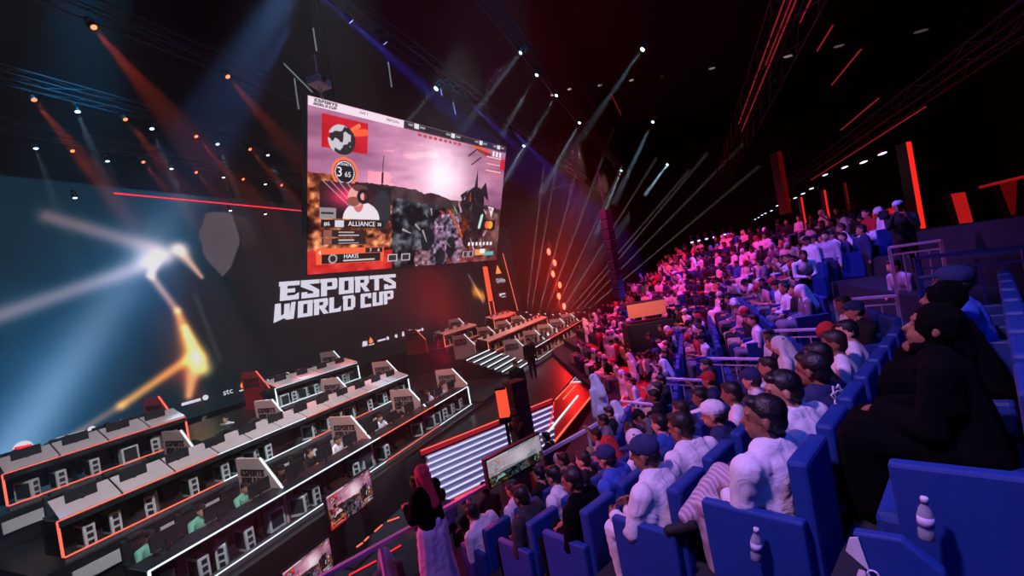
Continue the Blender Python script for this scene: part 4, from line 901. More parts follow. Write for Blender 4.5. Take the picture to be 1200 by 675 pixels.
segs = [('front', 4.05, 7.0, LN, None, LN, LN, 'near', 'left end'), ('front', 7.0, 10.0, None, None, LN, LN, 'near', 'right of the first front divider'), ('front', 10.0, 13.0, None, None, LO, LO, 'near', 'with orange light strips'), ('front', 13.0, 15.5, None, LN, LN, LN, 'near', 'right end by the stairs'),
        ('middle', 4.0, 7.1, LO, None, LO, LO, 'near', 'left end, orange lit'), ('middle', 7.1, 9.9, None, None, LN, LN, 'near', 'white lit, second from the left'), ('middle', 9.9, 12.8, None, None, LO, LO, 'near', 'orange lit, third from the left'), ('middle', 12.8, 15.3, None, LN, LN, LN, 'near', 'right end'),
        ('back', 4.2, 8.0, LO, LO, LO, LO, 'near', 'in the closed orange light frame'), ('back', 11.1, 15.4, LN, LN, LN, LN, 'near', 'in the closed white light frame'),
        ('front', 23.8, 27.0, LN, None, LN, LN, 'far', 'left end'), ('front', 27.0, 30.0, None, None, LO, LO, 'far', 'second from the left'), ('front', 30.0, 33.0, None, None, LO, LO, 'far', 'third from the left'), ('front', 33.0, 36.3, None, LO, LO, LO, 'far', 'right end'),
        ('middle', 23.4, 26.6, LO, None, LO, LO, 'far', 'left end'), ('middle', 26.6, 29.8, None, None, LO, LO, 'far', 'second from the left'), ('middle', 29.8, 32.6, None, None, LO, LO, 'far', 'third from the left'), ('middle', 32.6, 35.2, None, LO, LO, LO, 'far', 'right end'),
        ('back', 23.0, 27.5, LO, LO, LO, LO, 'far', 'left one'), ('back', 30.5, 35.1, LO, LO, LO, LO, 'far', 'right one')]
for row, s0, s1, el, er, tl, bl_, blk, w in segs:
    desk(s0, s1, row, el, er, tl, bl_, f'{row} row player desk in the {blk} stage block, {w}')
row_things('front', 4.1, 15.4, 12, 'near'); row_things('middle', 4.1, 15.2, 12, 'near', players=False); row_things('back', 4.3, 7.9, 4, 'near'); row_things('back', 11.2, 15.3, 4, 'near')
row_things('front', 23.9, 36.2, 12, 'far', small=True); row_things('middle', 23.5, 35.1, 12, 'far', small=True); row_things('back', 23.1, 27.4, 4, 'far', small=True); row_things('back', 30.6, 35.0, 4, 'far', small=True)
for s, row, red, w in ((6.97, 'front', 0, 'first from the left in the near front row'), (10.0, 'front', 0, 'second from the left in the near front row'), (12.97, 'front', 0, 'behind the long haired player in the near front row'), (16.1, 'front', 0, 'at the right end of the near front row'),
                       (7.12, 'middle', 0, 'left end of the near middle row'), (9.92, 'middle', 0, 'second in the near middle row'), (12.81, 'middle', 0, 'third in the near middle row'), (15.83, 'middle', 0, 'by the pointed hood of the near middle row'),
                       (8.13, 'back', 1, 'by the left back desk'), (11.5, 'back', 1, 'tall red one left of the white lit back desk'), (15.5, 'back', 0, 'right end of the near back row'),
                       (22.2, 'back', 1, 'left of the far back desk'), (27.6, 'back', 0, 'right of the first far back desk'), (23.2, 'middle', 0, 'dim one at the start of the far middle row'), (29.8, 'middle', 0, 'centre of the far middle row'), (26.6, 'middle', 0, 'left of centre in the far middle row'), (32.8, 'middle', 0, 'right of centre in the far middle row'),
                       (23.6, 'front', 0, 'large dim one beside the far crew member'), (27.0, 'front', 0, 'second in the far front row'), (30.0, 'front', 0, 'third in the far front row'), (33.0, 'front', 0, 'fourth in the far front row'), (36.4, 'front', 0, 'far right end of the far front row')):
    fin(s, row, bool(red), where=w)
# small game screens facing the players/crowd
M_tv = picture_mat('small_screen_picture', .75)
def tv(P, w, h, hd, fn, label, leg, n=(96, 54)):
    t = empty('game_monitor', P, math.radians(hd), label, 'screen')
    me = picture_mesh('display', n[0], n[1], fn, lambda u, v: np.stack([(u-.5)*w, u*0-.03, v*h], 1), M_tv); link('display', me, t)
    b = MB(); b.box((0, .02, h/2), (w+.05, .08, h+.05)); b.build('casing', M_screenback, t)
    b = MB(); b.box((0, .05, -leg/2), (.5, .12, leg)); b.box((0, .05, -leg+.03), (.9, .6, .06)); b.build('stand', M_black, t); return t
q = S3(7.78, 8.45, -4.80); tv(q, 1.42, .78, HS, game_picture, 'small game screen on a stand in front of the near desks', q.z+H0-.02)
def pale(u, v):
    c = game_picture(u, v*.8+.2); k = v > .35; c[k] = c[k]*.3+np.array([.66, .68, .72])*.75; c[v < .35] *= np.array([.6, .85, .8]); return c
q = onT((606, 553), 5.3, -13); tv(Vector((q[0], q[1], q[2])), 1.12, .40, -13, pale, 'small pale game screen below the striped front stairs', q[2]+H0-.02)
q = S3(6.4, 8.5, -5.6); tv(q, 1.2, .68, HS, game_picture, 'small game screen cut by the bottom picture edge under the front desks', q.z+H0-.02)
# ---------------------------------------------------------------- people close to the camera
W_, Bk, W2_ = near_cloth('white'), mat('deep_black_cloth', (.02, .02, .025), .95, spec=.1), cloth('white')
stripe = bpy.data.materials.new('purple_striped_cloth'); stripe.use_nodes = True; nt = stripe.node_tree; bs = nt.nodes['Principled BSDF']; wv = nt.nodes.new('ShaderNodeTexWave'); wv.inputs['Scale'].default_value = 14; tc = nt.nodes.new('ShaderNodeTexCoord'); nt.links.new(tc.outputs['Object'], wv.inputs['Vector'])
rp = nt.nodes.new('ShaderNodeValToRGB'); rp.color_ramp.elements[0].color = (.35, .22, .30, 1); rp.color_ramp.elements[1].color = (.62, .48, .55, 1); nt.links.new(wv.outputs['Color'], rp.inputs['Fac']); nt.links.new(rp.outputs['Color'], bs.inputs['Base Color']); bs.inputs['Roughness'].default_value = .8
def at_seat(k, i, dv=.13): return BP(1, SPOTS[(k, i)], VR[k]+dv, ZF(k)-(.06 if k in (1, 2) and i < 3 else 0))
sk = lambda i, **k: dict(skin=SKINS[i], **k)
nA, jA = near_person(at_seat(1, 0), 60, 'man in a white shirt with striped trousers and crossed leg in the nearest seat', dict(sit=True, arms='lap', legs='cross', lean=.05, yaw=.75, pitch=-.1, bulk=1.15), sk(1, top=W_, bottom=stripe), scale=1.08)
near_person(at_seat(1, 1), 62, 'man in a white polo shirt seated right behind the nearest man, looking left', dict(arms='lap', lean=.12, yaw=.8, bulk=1.15), sk(0, top=W_, bottom=near_cloth('navy')), scale=1.08)
nC, jC = near_person(at_seat(1, 2), 58, 'man in a navy jersey with a white emblem outline on the back', dict(arms='lap', lean=.05, yaw=.25, bulk=1.08), sk(1, top=near_cloth('navy'), bottom=Bk), scale=1.08)
near_person(at_seat(2, 0), 78, 'man in a navy cap and white clothes leaning forward with folded hands', dict(arms='knees', lean=.22, head='cap', yaw=.3, pitch=-.1, bulk=1.05), sk(1, top=W_, bottom=W_, cap=near_cloth('navy')), scale=1.08)
near_person(at_seat(2, 1), 60, 'man in a white shirt and dark cap seated behind the navy cap man', dict(arms='lap', lean=.22, head='hair', yaw=.35), sk(1, top=W_, bottom=Bk), scale=1.08)
near_person(at_seat(2, 2), 85, 'person in dark blue with a white patterned cap next to the white shirts', dict(arms='lap', lean=.12, head='cap', yaw=.2), sk(0, top=near_cloth('navy'), bottom=Bk, cap=W_), voxel=.011)
near_person(at_seat(3, 0), 88, 'man in black two seats before the navy cap man, hand hanging', dict(arms='lap', lean=.14, yaw=.2), sk(1, top=Bk, bottom=Bk), voxel=.011)
near_person(at_seat(3, 1), 84, 'person in a blue shirt and blue cap two rows below the nearest man', dict(arms='lap', lean=.15, head='cap'), sk(0, top=near_cloth('blue'), bottom=Bk, cap=near_cloth('navy')), voxel=.011)
near_person(at_seat(4, 0), 88, 'man in a black jacket with pale speckles', dict(arms='lap', lean=.2), sk(1, top=mat('speckled_black_cloth', (.13, .13, .16), .8, var=.9, scale=90), bottom=Bk), voxel=.011)
near_person(at_seat(4, 1), 88, 'man in a white shirt seated behind the speckled jacket man', dict(arms='lap', lean=.2), sk(0, top=W_, bottom=Bk), voxel=.012)
near_person(at_seat(5, 0), 80, 'man in a white shirt beside the lowest blue armchair, arm over the side', dict(arms='lap', lean=.28, side=-.2), sk(1, top=W_, bottom=Bk), voxel=.011)
near_person(at_seat(5, 1), 88, 'man in a white shirt with pink light in the lowest row', dict(arms='lap', lean=.15), sk(0, top=W_, bottom=Bk), voxel=.012)
nP, jP = near_person(at_seat(0, 1, .16), 77, 'person in loose black clothes with raised hands, beside the clear bottle', dict(arms='phone', lean=.22, look='robe', head='hijab', sex='f', bulk=.95, yaw=.2, pitch=-.5), sk(1, top=Bk, bottom=Bk, scarf=Bk), scale=1.0)
near_person(at_seat(0, 3), 80, 'person in loose black clothes holding a phone, further along the right row', dict(arms='phone', lean=.3, pitch=-.5, look='robe', head='hijab', sex='f'), sk(1, top=Bk, bottom=Bk, scarf=Bk), scale=1.0, voxel=.011)
nJ, jJ = near_person(at_seat(0, 4), 82, 'person in a blue jersey with pale shoulder stripes in the right row', dict(arms='phone', lean=.2, pitch=-.3, head='cap'), sk(1, top=near_cloth('blue'), bottom=Bk, cap=near_cloth('navy')), voxel=.011)
Pw = atD((495, 551), 5.45); wf, jw = near_person((Pw[0], Pw[1], Pw[2]-1.69), 100, 'woman in a long red headscarf, black vest and pale skirt standing by the handrail', dict(sit=False, arms='phone', look='skirt', head='long', sex='f', yaw=-.5, lean=.03, pitch=-.15), sk(0, top=Bk, bottom=mat('pale_skirt_cloth', (.86, .74, .86), .8, scale=6), hair=mat('red_headscarf_cloth', (.80, .22, .30), .8)))
for ch in list(wf.children):
    if ch.name.startswith('hair'): ch.name = 'headscarf'
# pale sleeves of the blouse under the vest
pr, _ = figure(sit=False, arms='phone', sex='f', lean=.03, look='skirt', head='long', yaw=-.5, pitch=-.15)
sl = [p for p in pr if p[0] == 'c' and p[5] == 'top' and abs(p[1][0]) > .12 and max(p[2], p[4]) < .06]
me = fuse(sl, .011, .016, 3, 1, .02); me.materials.append(cloth('pink')); link('blouse_sleeves', me, wf)
# emblem outline on the navy jersey
Re = Matrix.Rotation(-.12, 3, 'X'); b = MB(); pts = []
for i in range(23):
    a = 2*math.pi*(i % 22)/22; r = .062+.016*math.sin(a*7); pts.append(Vector((0, 0, .46))+Re @ Vector((r*math.cos(a)*1.0, -.155, .455+r*math.sin(a))))
b.path(pts, .006); pts = [Vector((0, 0, .46))+Re @ Vector((.033*math.cos(a)*(1+.4*math.sin(3*a)), -.155, .455+.033*math.sin(a))) for a in [i*2*math.pi/14 for i in range(15)]]; b.path(pts, .005)
b.build('jersey_emblem', cloth('white'), nC)
Rj = Matrix.Rotation(-.2, 3, 'X')
for x in (-.12, .12):
    b = MB(); b.box(Vector((0, 0, .46))+Rj @ Vector((x, -.02, .50)), (.13, .05, .02), Rj @ Matrix.Rotation(-.35 if x < 0 else .35, 3, 'Y').to_3x3())
    b.build('shoulder_stripe', cloth('white'), nJ)
# ---- bottles and loose things
def bottle(P, tilt, rz, label):
    t = empty('water_bottle', P, 0, label, 'bottle'); t.rotation_euler = (tilt, 0, rz)
    b = MB(); b.lathe([(.028, 0), (.033, .01), (.033, .05), (.030, .06), (.033, .07), (.033, .13), (.030, .14), (.026, .16), (.013, .185), (.013, .195)]); b.build('bottle_body', mat('clear_plastic', (.88, .92, .98), .12, trans=.6, spec=.8), t, smooth=True)
    b = MB(); b.lathe([(.0335, .07), (.0335, .125)]); b.build('bottle_label', mat('pale_bottle_label', (.80, .78, .88), .5), t, smooth=True)
    b = MB(); b.lathe([(.016, .19), (.017, .215), (.014, .22)]); b.build('bottle_cap', M_white, t, smooth=True)
    b = MB(); b.lathe([(.029, .006), (.029, .065)]); b.build('bottle_water', mat('bottle_water', (.65, .75, .9), .1, trans=.6), t, smooth=True); return t
# ---------------------------------------------------------------- loose things by the seats
P = onU((886, 656), 2.33); bottle(P, .16, math.radians(-13), 'clear water bottle leaning on the side panel of the nearest armchair').scale = (.85,)*3; print('bottle1', [round(float(c), 2) for c in (P @ [*u1, 0], P @ [*v1, 0], P[2])])
P = onU((1086, 632), 2.12); bottle(P, .08, math.radians(-13), 'large clear water bottle beside the panel of the armchair of the black clothed person').scale = (.76,)*3; print('bottle2', [round(float(c), 2) for c in (P @ [*u1, 0], P @ [*v1, 0], P[2])])
P = Vector(onU((1008, 640), 2.05)); t = empty('folded_seat_piece', P, math.radians(-13), 'blue folded seat piece with a white card and loop hanging on it', 'folded seat')
b = MB(); b.prism([(0, 0, -.12), (0, .02, .05), (.0, -.13, .07), (0, -.24, -.02), (0, -.26, -.16)], (.05, 0, 0)); b.build('panel', M_seat, t, bevel=.01)
b = MB(); b.prism([(-.012, .03, .03), (-.012, .05, -.03), (-.012, -.02, -.09), (-.012, .0, .04)], (.008, 0, 0)); b.build('card', M_white, t)
b = MB(); b.path([Vector((-.01, -.03+.018*math.cos(a), -.10+.018*math.sin(a))) for a in [i*math.pi/4 for i in range(9)]], .004); b.build('loop', M_white, t)
# ---------------------------------------------------------------- trusses
M_truss = mat('dark_truss_aluminium', (.30, .30, .34), .4, .7)
def truss(p0, p1, label, w=.4, name='lighting_truss', m_=None, step=1.2):
    p0, p1 = Vector(p0), Vector(p1); t = empty(name, p0, 0, label, 'truss'); d = p1-p0; L = d.length; u = d/L; x = u.cross(Vector((0, 0, 1))).normalized()*w/2; z = Vector((0, 0, w/2))
    C4 = [x+z, x-z, -x-z, -x+z]
    b = MB()
    for c in C4: b.tube(c, d+c, .028, n=6)
    b.build('chords', m_ or M_truss, t); b = MB(); n = int(L/step)
    for i in range(n):
        for j in range(4): a, c = C4[j], C4[(j+1) % 4]; b.tube(u*(i*step)+(a if i % 2 else c), u*((i+1)*step)+(c if i % 2 else a), .013, n=4)
    b.build('lattice', m_ or M_truss, t); return t
def beam_haze(P, A_, L, cone, dens):  # extra haze cone added round a beam so that it shows
    A_ = Vector(A_).normalized(); P = Vector(P)+A_*.05; t_ = math.tan(math.radians(cone/2)); b = MB(); b.tube(P, P+A_*L, .05, .04+t_*L*1.05, n=10); return haze('haze', None, 0, 0, dens, mb=b)
def haze(name, P, z0, z1, dens, aniso=.55, mb=None):
    b = mb
    if b is None: b = MB(); b.prism([(x, y, z0) for x, y in P], (0, 0, z1-z0))
    m_ = bpy.data.materials.new('stage_haze'); m_.use_nodes = True; nt = m_.node_tree; nt.nodes.clear()
    o = nt.nodes.new('ShaderNodeOutputMaterial'); v = nt.nodes.new('ShaderNodeVolumeScatter'); v.inputs['Density'].default_value = dens; v.inputs['Anisotropy'].default_value = aniso; v.inputs['Color'].default_value = (.9, .95, 1, 1); nt.links.new(v.outputs[0], o.inputs['Volume'])
    h = b.build(name, m_); tag(h, 'thin haze hanging in the beams over the stage', 'haze', kind='stuff'); return h
FH = {}
def fixture(P, aim, col, label, size=1.0, group=None, glow=3.0, name='moving_head_light'):
    """stage lamp: yoke, barrel and lens, looking along aim"""
    P = Vector(P); aim = Vector(aim).normalized()
    t = empty(name, P-aim*.3*size, 0, label, 'stage light', group); t.rotation_euler = aim.to_track_quat('Z', 'X').to_euler(); t.scale = (size,)*3
    if 'b' not in FH:
        b = MB(); b.lathe([(.09, 0), (.13, .05), (.14, .26), (.15, .30)]); FH['b'] = b.mesh('barrel', M_dark, smooth=True)
        b = MB(); b.bar((-.17, 0, .12), (-.17, 0, -.15), .03, .06); b.bar((.17, 0, .12), (.17, 0, -.15), .03, .06); b.bar((-.17, 0, -.15), (.17, 0, -.15), .06, .03); b.box((0, 0, -.2), (.22, .18, .1)); FH['y'] = b.mesh('yoke', M_dark)
        b = MB(); b.lathe([(.125, .296), (.10, .318), (.04, .326)]); FH['l'] = b.mesh('lens', M_white, smooth=True)
    link('barrel', FH['b'], t); link('yoke', FH['y'], t); o = link('lens', FH['l'], t)
    key = 'lens_%d_%d_%d' % tuple(int(c*99) for c in col); o.material_slots[0].link = 'OBJECT'; o.material_slots[0].material = led('lamp_'+key, col, glow); return t
NL = [0]
def spot(P, aim, col, power, cone, blend=.5, rad=.06):
    l = bpy.data.lights.new('spot', 'SPOT'); l.color = lin(col) if max(col) <= 1 else col; l.energy = power; l.spot_size = math.radians(cone); l.spot_blend = blend; l.shadow_soft_size = rad
    o = bpy.data.objects.new('spot_lamp', l); COL.objects.link(o); aim = Vector(aim); P = Vector(P)
    o.location = P+aim.normalized()*.06; o.rotation_euler = aim.to_track_quat('-Z', 'Y').to_euler(); NL[0] += 1; return o
def area(P, aim, col, power, sx, sy=None):
    l = bpy.data.lights.new('area', 'AREA'); l.shape = 'RECTANGLE'; l.size = sx; l.size_y = sy or sx; l.color = lin(col); l.energy = power
    o = bpy.data.objects.new('fill_area', l); COL.objects.link(o); o.location = P; o.rotation_euler = Vector(aim).to_track_quat('-Z', 'Y').to_euler(); return o
OR, WH, BLU = (1, .34, .20), (.72, .88, 1), (.25, .30, 1)
ZT_ = 8.0
down = Vector((-.10, -.35, -1)); towards = Vector((.35, -1.0, -.75))
i = 0
NM = ['first', 'second', 'third', 'fourth', 'fifth', 'sixth']
for row, pts, z, col, pw, dirn, cone in (('upper', [(110, 32), (267, 90)], 8.0, OR, 8000, (.30, -.55, -1), 13), ('middle', [(40, 117), (147, 140), (230, 160), (293, 175)], 8.0, OR, 8000, (.30, -.55, -1), 12), ('lower', [(85, 177), (168, 190), (230, 202), (285, 210), (330, 217)], 8.0, OR, 7000, (.30, -.6, -1), 12),
                                    ('middle', [(91, 131), (178, 151), (255, 169), (314, 182)], 7.9, WH, 7000, (.10, -.25, -1), 9), ('lower', [(42, 174), (126, 189), (201, 198), (262, 208), (311, 216)], 7.9, WH, 7000, (.10, -.15, -1), 9), ('lowest', [(88, 232), (270, 247), (311, 251)], 6.2, WH, 3500, (.1, -.15, -1), 9)):
    for j, p in enumerate(pts):
        P = onZ(p, z); fixture(P, dirn, col, f'{"orange" if col is OR else "white"} beam stage light on the {row} truss, {NM[j]} of them from the left', .55, glow=6); spot(P, dirn, col, pw, cone)
def through(p, z, s0, s1, lab):
    s, t_, _ = inS(onZ(p, z)); truss(S3(s0, t_, z+.45), S3(s1, t_, z+.45), lab); return t_
through((147, 140), 8.0, 2, 24, 'dark lighting truss carrying the middle row of orange and white lights')
through((168, 190), 8.0, 2, 26, 'dark lighting truss carrying the lower row of orange and white lights')
through((110, 32), 8.0, 1, 24, 'dark lighting truss carrying the two upper orange lights')
# blue lights on the truss running over the hall
tb = through((530, 105), 9.0, 6, 60, 'dark truss carrying the row of blue lights above the hanging screen')
for j, p in enumerate([(376, -4), (411, 25), (451, 50), (530, 105), (547, 117), (586, 145), (599, 152), (628, 172)]):
    P = onZ(p, 9.0); fixture(P, (.6, .05, -.5), (.55, .6, 1), f'blue stage light above the hanging screen, {(NM+["seventh", "eighth"])[j]} along its truss', .7+.06*j, glow=6)
    if j in (0, 1, 4, 6): spot(P, (.75, .0, -.33), (.30, .28, 1), 60000+j*20000, 8)
tw = through((652, 112), 9.0, 8, 60, 'dark truss carrying the row of long white beams')
for j, (p, q) in enumerate([((610, 62), (560, 128)), ((629, 88), (607, 126)), ((652, 112), (620, 165)), ((679, 144), (655, 188)), ((511, 104), (488, 130)), ((614, 171), (594, 207)), ((753, 58), (690, 148)), ((765, 143), (740, 195)), ((782, 193), (768, 212)), ((728, 200), (712, 240))]):
    z = 9.0 if j != 4 else 7.5; P = onZ(p, z); d = float(np.dot(P, CF)); Q = atD(q, d*.97); A_ = Vector(Q)-Vector(P)
    fixture(P, A_, WH, f'white beam light under the dark roof, {["above the screen right corner", "faint one", "above the right screen edge", "right of the screen top", "small one left", "next to the screen corner", "highest one at centre top", "faint far one", "tiny far one", "lowest tiny one"][j]}', .6+.03*j, glow=4); spot(P, A_, (.82, .92, 1), 6000*(d/16)**2, 4.5, .4); beam_haze(P, A_, A_.length*1.8, 4.5, .02)
# fan of thin beams rising behind the far desks
bases = [(617, 366), (622, 369), (631, 368), (639, 368), (648, 369), (656, 368), (664, 367), (672, 367), (678, 366), (685, 366)]
tops = [(635, 215), (650, 205), (672, 215), (699, 205), (722, 210), (757, 205), (792, 218), (812, 200), (850, 190), (868, 213)]
for j, (p, q) in enumerate(zip(bases, tops)):
    t0 = 14.5-j*.55; P = onT(p, t0); d = float(np.dot(P, CF)); Q = atD(q, d*1.0); A_ = Vector(Q)-Vector(P)
    fixture(P, A_, (.95, .9, .95), f'floor beam light behind the far desks, {(ORD)[j]} from the left', .8, glow=3, name='floor_beam_light'); spot(P, A_, (.95, .80, .84), 600000, 1.0, .25, .02); beam_haze(P, A_, A_.length*1.12, 1.0, .03)
# tower of glowing red lamps
P0 = onT((652, 326), 12.0); t = empty('red_lamp_tower', (P0[0], P0[1], -H0), math.radians(HS), 'tall mast with six glowing red lamps behind the far desks', 'lamp tower')
b = MB(); b.bar((0, .15, 0), (0, .15, 9.8), .1, .1); b.build('mast', M_dark, t)
for q in [(643, 295), (650, 308), (648, 321), (656, 334), (655, 347), (661, 359)]:
    P = Vector(onT(q, 12.0))-t.location; P = Matrix.Rotation(-math.radians(HS), 3, 'Z') @ P
    b = MB(); b.add(*ellips((P.x, 0, P.z), (.32, .14, .32), None)); b.build('lamp', led('red_lamp', (1, .35, .25), 5), t, smooth=True)
    b = MB(); b.bar((P.x, .04, P.z), (0, .15, P.z), .04, .04); b.build('bracket', M_dark, t)
    L = bpy.data.lights.new('point', 'POINT'); L.energy = 380; L.color = lin((1, .12, .10)); L.shadow_soft_size = .15; o = bpy.data.objects.new('point_lamp', L); COL.objects.link(o); o.location = Vector(onT(q, 11.7))
# tall dark speaker column hanging before the far stand
P = atD((716, 290), 22); t = empty('speaker_column', (P[0], P[1], -1.5), math.radians(HS+60), 'tall dark hanging speaker column right of the thin beams', 'speaker')
for i in range(9): b = MB(); b.box((0, 0, .25+.52*i), (.42, .5, .48)); b.build('cabinet', M_black, t, bevel=.03)
b = MB(); b.tube((0, 0, 4.9), (0, 0, 12), .02); b.build('chain', M_dark, t)
# red lit banner pillar and black sponsor banner by the wall
t = empty('banner_pillar', W3(36.1, -2.6, .6), math.radians(HW), 'glowing orange red pillar standing beside the black sponsor banner', 'pillar')
b = MB(); b.box((0, 0, 2.6), (.95, .3, 5.2)); b.build('core', M_black, t)
b = MB(); b.box((-.02, -.17, 3.4), (.85, .04, 3.4)); b.build('light_panel', mat('orange_light_panel', (.5, .1, .05), .5, emit=(1, .36, .24), es=1.1, var=.3), t)
b = MB(); b.box((-.42, -.17, .85), (.1, .04, 1.6)); b.box((.42, -.17, .85), (.1, .04, 1.6)); b.build('led_strip', L_orange, t)
t = empty('sponsor_banner', W3(39.0, -2.6, .7), math.radians(HW), 'tall black sponsor banner with an amber triangle mark right of the hanging screen', 'banner')
b = MB(); b.prism([(-2.1, 0, 0), (2.5, 0, 0), (1.3, 0, 6.4), (-2.3, 0, 6.4)], (0, .2, 0)); b.build('panel', mat('banner_black', (.06, .09, .10), .5), t)
b = MB(); b.bar((2.55, -.03, 0), (1.35, -.03, 6.4), .05, .06); b.build('led_edge', L_orange, t)
text_on('Qiddiya', .62, (-1.1, -.03, 3.4), (1, 0, 0), (0, 0, 1), L_sign, t); b = MB(); b.box((-.1, -.03, 2.15), (.9, .02, .16)); b.box((-.1, -.03, 1.85), (.9, .02, .07)); b.tube((-.75, -.02, 2.1), (-.75, -.05, 2.1), .16, n=12); b.build('white_mark', L_sign, t)
b = MB(); b.prism([(-.9, -.01, 4.3), (.3, -.01, 4.3), (-.3, -.01, 5.2)], (0, -.02, 0)); b.build('triangle_mark', led('amber_mark', (1, .62, .3), 1.1), t)
def edge_glow(a, c, z, m_, lab, w=.03):  # glowing strip stands in for red light caught by the truss edge
    s0, t0, _ = inS(onZ(a, z)); A_ = Vector(onZ(a, z)); Q = Vector(onT(c, t0)); s1 = inS(Q)[0]; C_ = S3(s1, t0, z); t = empty('truss_edge_glow', A_, 0, lab, 'light strip'); b = MB(); b.bar((0, 0, 0), C_-A_, w, .02); b.build('led', led('dim_red_edge_glow', (.75, .16, .20), .55), t)
    b = MB(); b.bar((0, 0, .04), C_-A_+Vector((0, 0, .04)), .05, .04); b.build('housing', M_dark, t)
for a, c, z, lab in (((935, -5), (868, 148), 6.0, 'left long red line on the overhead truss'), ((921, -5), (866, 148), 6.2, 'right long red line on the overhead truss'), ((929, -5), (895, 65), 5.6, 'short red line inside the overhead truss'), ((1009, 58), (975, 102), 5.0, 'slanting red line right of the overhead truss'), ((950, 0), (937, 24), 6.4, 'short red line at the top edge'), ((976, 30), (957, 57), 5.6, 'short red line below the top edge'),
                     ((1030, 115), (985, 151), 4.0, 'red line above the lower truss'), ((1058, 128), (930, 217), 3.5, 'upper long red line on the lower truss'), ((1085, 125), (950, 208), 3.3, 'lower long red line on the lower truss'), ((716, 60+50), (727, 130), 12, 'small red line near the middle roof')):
    edge_glow(a, c, z, None, lab)
# ---------------------------------------------------------------- right side: trusses, light strips, red columns
s_, tA, _ = inS(onZ((905, 70), 6.0)); truss(S3(s_-8, tA, 6.0), S3(s_+50, tA, 6.0), 'long overhead truss with red lit edges running to the top picture edge', .9)
s_, tB, _ = inS(onZ((1000, 165), 3.3)); truss(S3(s_-10, tB, 3.3), S3(s_+22, tB, 3.3), 'red edged truss above the seats carrying pale light strips', .45)
for j, p in enumerate([(885, 257), (889, 255), (893, 252), (897, 250), (904, 247), (911, 241), (917, 239), (924, 235), (932, 232), (941, 227), (951, 221), (1037-70, 205), (990, 196), (1012, 190), (1034, 180)]):
    s0 = inS(onT(p, tB)); P = onT(p, tB+.1); t = empty('strip_light', P, math.radians(HS), f'pale blue light strip under the red edged truss, {(ORD+["thirteenth", "fourteenth", "fifteenth"])[j]} counted from its far end', 'light strip')
    w = .30 if j < 4 else .34
    b = MB(); b.box((0, 0, .05), (w+.06, .16, .08)); b.build('housing', M_dark, t); b = MB(); b.box((0, 0, 0), (w, .12, .03)); b.build('diffuser', led('strip_pale_blue', (.80, .84, 1), 3.0), t)
for j, p in enumerate([(811, 284), (819, 282), (828, 280), (837, 278), (849, 275), (858, 273)]):
    P = atD(p, 24); fixture(P, (-.5, -.2, -1), (.6, .6, 1), f'small blue white light over the far stand, {NM[j]} from the left', .7, glow=4)
    if j in (1, 4): spot(P, (-.5, -.3, -1), (.35, .35, 1), 8000, 24)
M_redcol = mat('red_lit_column_paint', (.85, .20, .16), .5)
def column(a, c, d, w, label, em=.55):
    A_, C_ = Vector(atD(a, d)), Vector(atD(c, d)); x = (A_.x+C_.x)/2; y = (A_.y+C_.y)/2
    t = empty('red_column', (x, y, C_.z), math.radians(40), label, 'column'); b = MB(); b.box((0, 0, (A_.z-C_.z)/2), (w, w*.6, A_.z-C_.z)); b.build('shaft', M_dark, t)
    b = MB(); b.box((0, -w*.32, (A_.z-C_.z)/2), (w*.8, .02, A_.z-C_.z)); b.box((-w*.52, 0, (A_.z-C_.z)/2), (.02, w*.5, A_.z-C_.z)); b.build('glow_face', led('red_column_face_%d' % int(em*100), (1, .16, .12), em), t)
column((1049, 170), (1086, 275), 14, .34, 'wide red lit column behind the cameraman, light given as glow', 1.0)  # red light on the wide pillar is given as a glowing face
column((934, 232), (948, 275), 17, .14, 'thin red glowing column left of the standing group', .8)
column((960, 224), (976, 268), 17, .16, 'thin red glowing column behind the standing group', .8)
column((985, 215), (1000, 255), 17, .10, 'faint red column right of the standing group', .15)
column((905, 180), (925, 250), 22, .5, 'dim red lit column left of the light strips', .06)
def quad_box(pts, d, name, m_, label, cat):  # lit red surface: the face glows in place of light falling on it
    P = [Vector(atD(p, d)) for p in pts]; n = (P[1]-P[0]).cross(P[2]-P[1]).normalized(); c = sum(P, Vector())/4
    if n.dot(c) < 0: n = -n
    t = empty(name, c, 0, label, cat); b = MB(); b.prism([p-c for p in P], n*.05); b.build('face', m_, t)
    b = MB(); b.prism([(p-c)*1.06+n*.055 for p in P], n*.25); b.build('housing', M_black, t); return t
quad_box([(1023, 250), (1058, 240), (1063, 276), (1032, 279)], 14.5, 'red_lit_panel', led('red_backlit', (.88, .10, .14), .62), 'red lit booth wall behind the cameraman, light given as glow', 'light panel')
quad_box([(1116, 227), (1131, 225), (1141, 262), (1127, 264)], 15, 'red_lit_panel', led('red_door_glow', (.85, .12, .12), .55), 'small red lit doorway at the right of the red column', 'light panel')
quad_box([(1172, 213), (1192, 210), (1190, 250), (1187, 252)], 15, 'red_lit_panel', led('red_pennant_glow', (.55, .06, .08), .3), 'dim red pennant shaped panel near the right picture edge', 'light panel')
A_, C_ = Vector(atD((1148, 219), 15)), Vector(atD((1215, 203), 13)); t = empty('red_canopy_bar', A_, 0, 'long red lit canopy edge reaching the right picture edge', 'canopy'); b = MB(); b.bar((0, 0, 0), C_-A_, .09, .09); b.build('housing', M_dark, t); b = MB(); b.bar((0, 0, -.05), C_-A_-Vector((0, 0, .05)), .07, .02); b.bar(Vector((0, 0, 0))-(A_.normalized()*.06), C_-A_-(A_.normalized()*.06), .03, .05); b.build('led', led('dull_red_canopy_glow', (.8, .12, .12), .5), t)  # canopy edge, its red light put in as emission
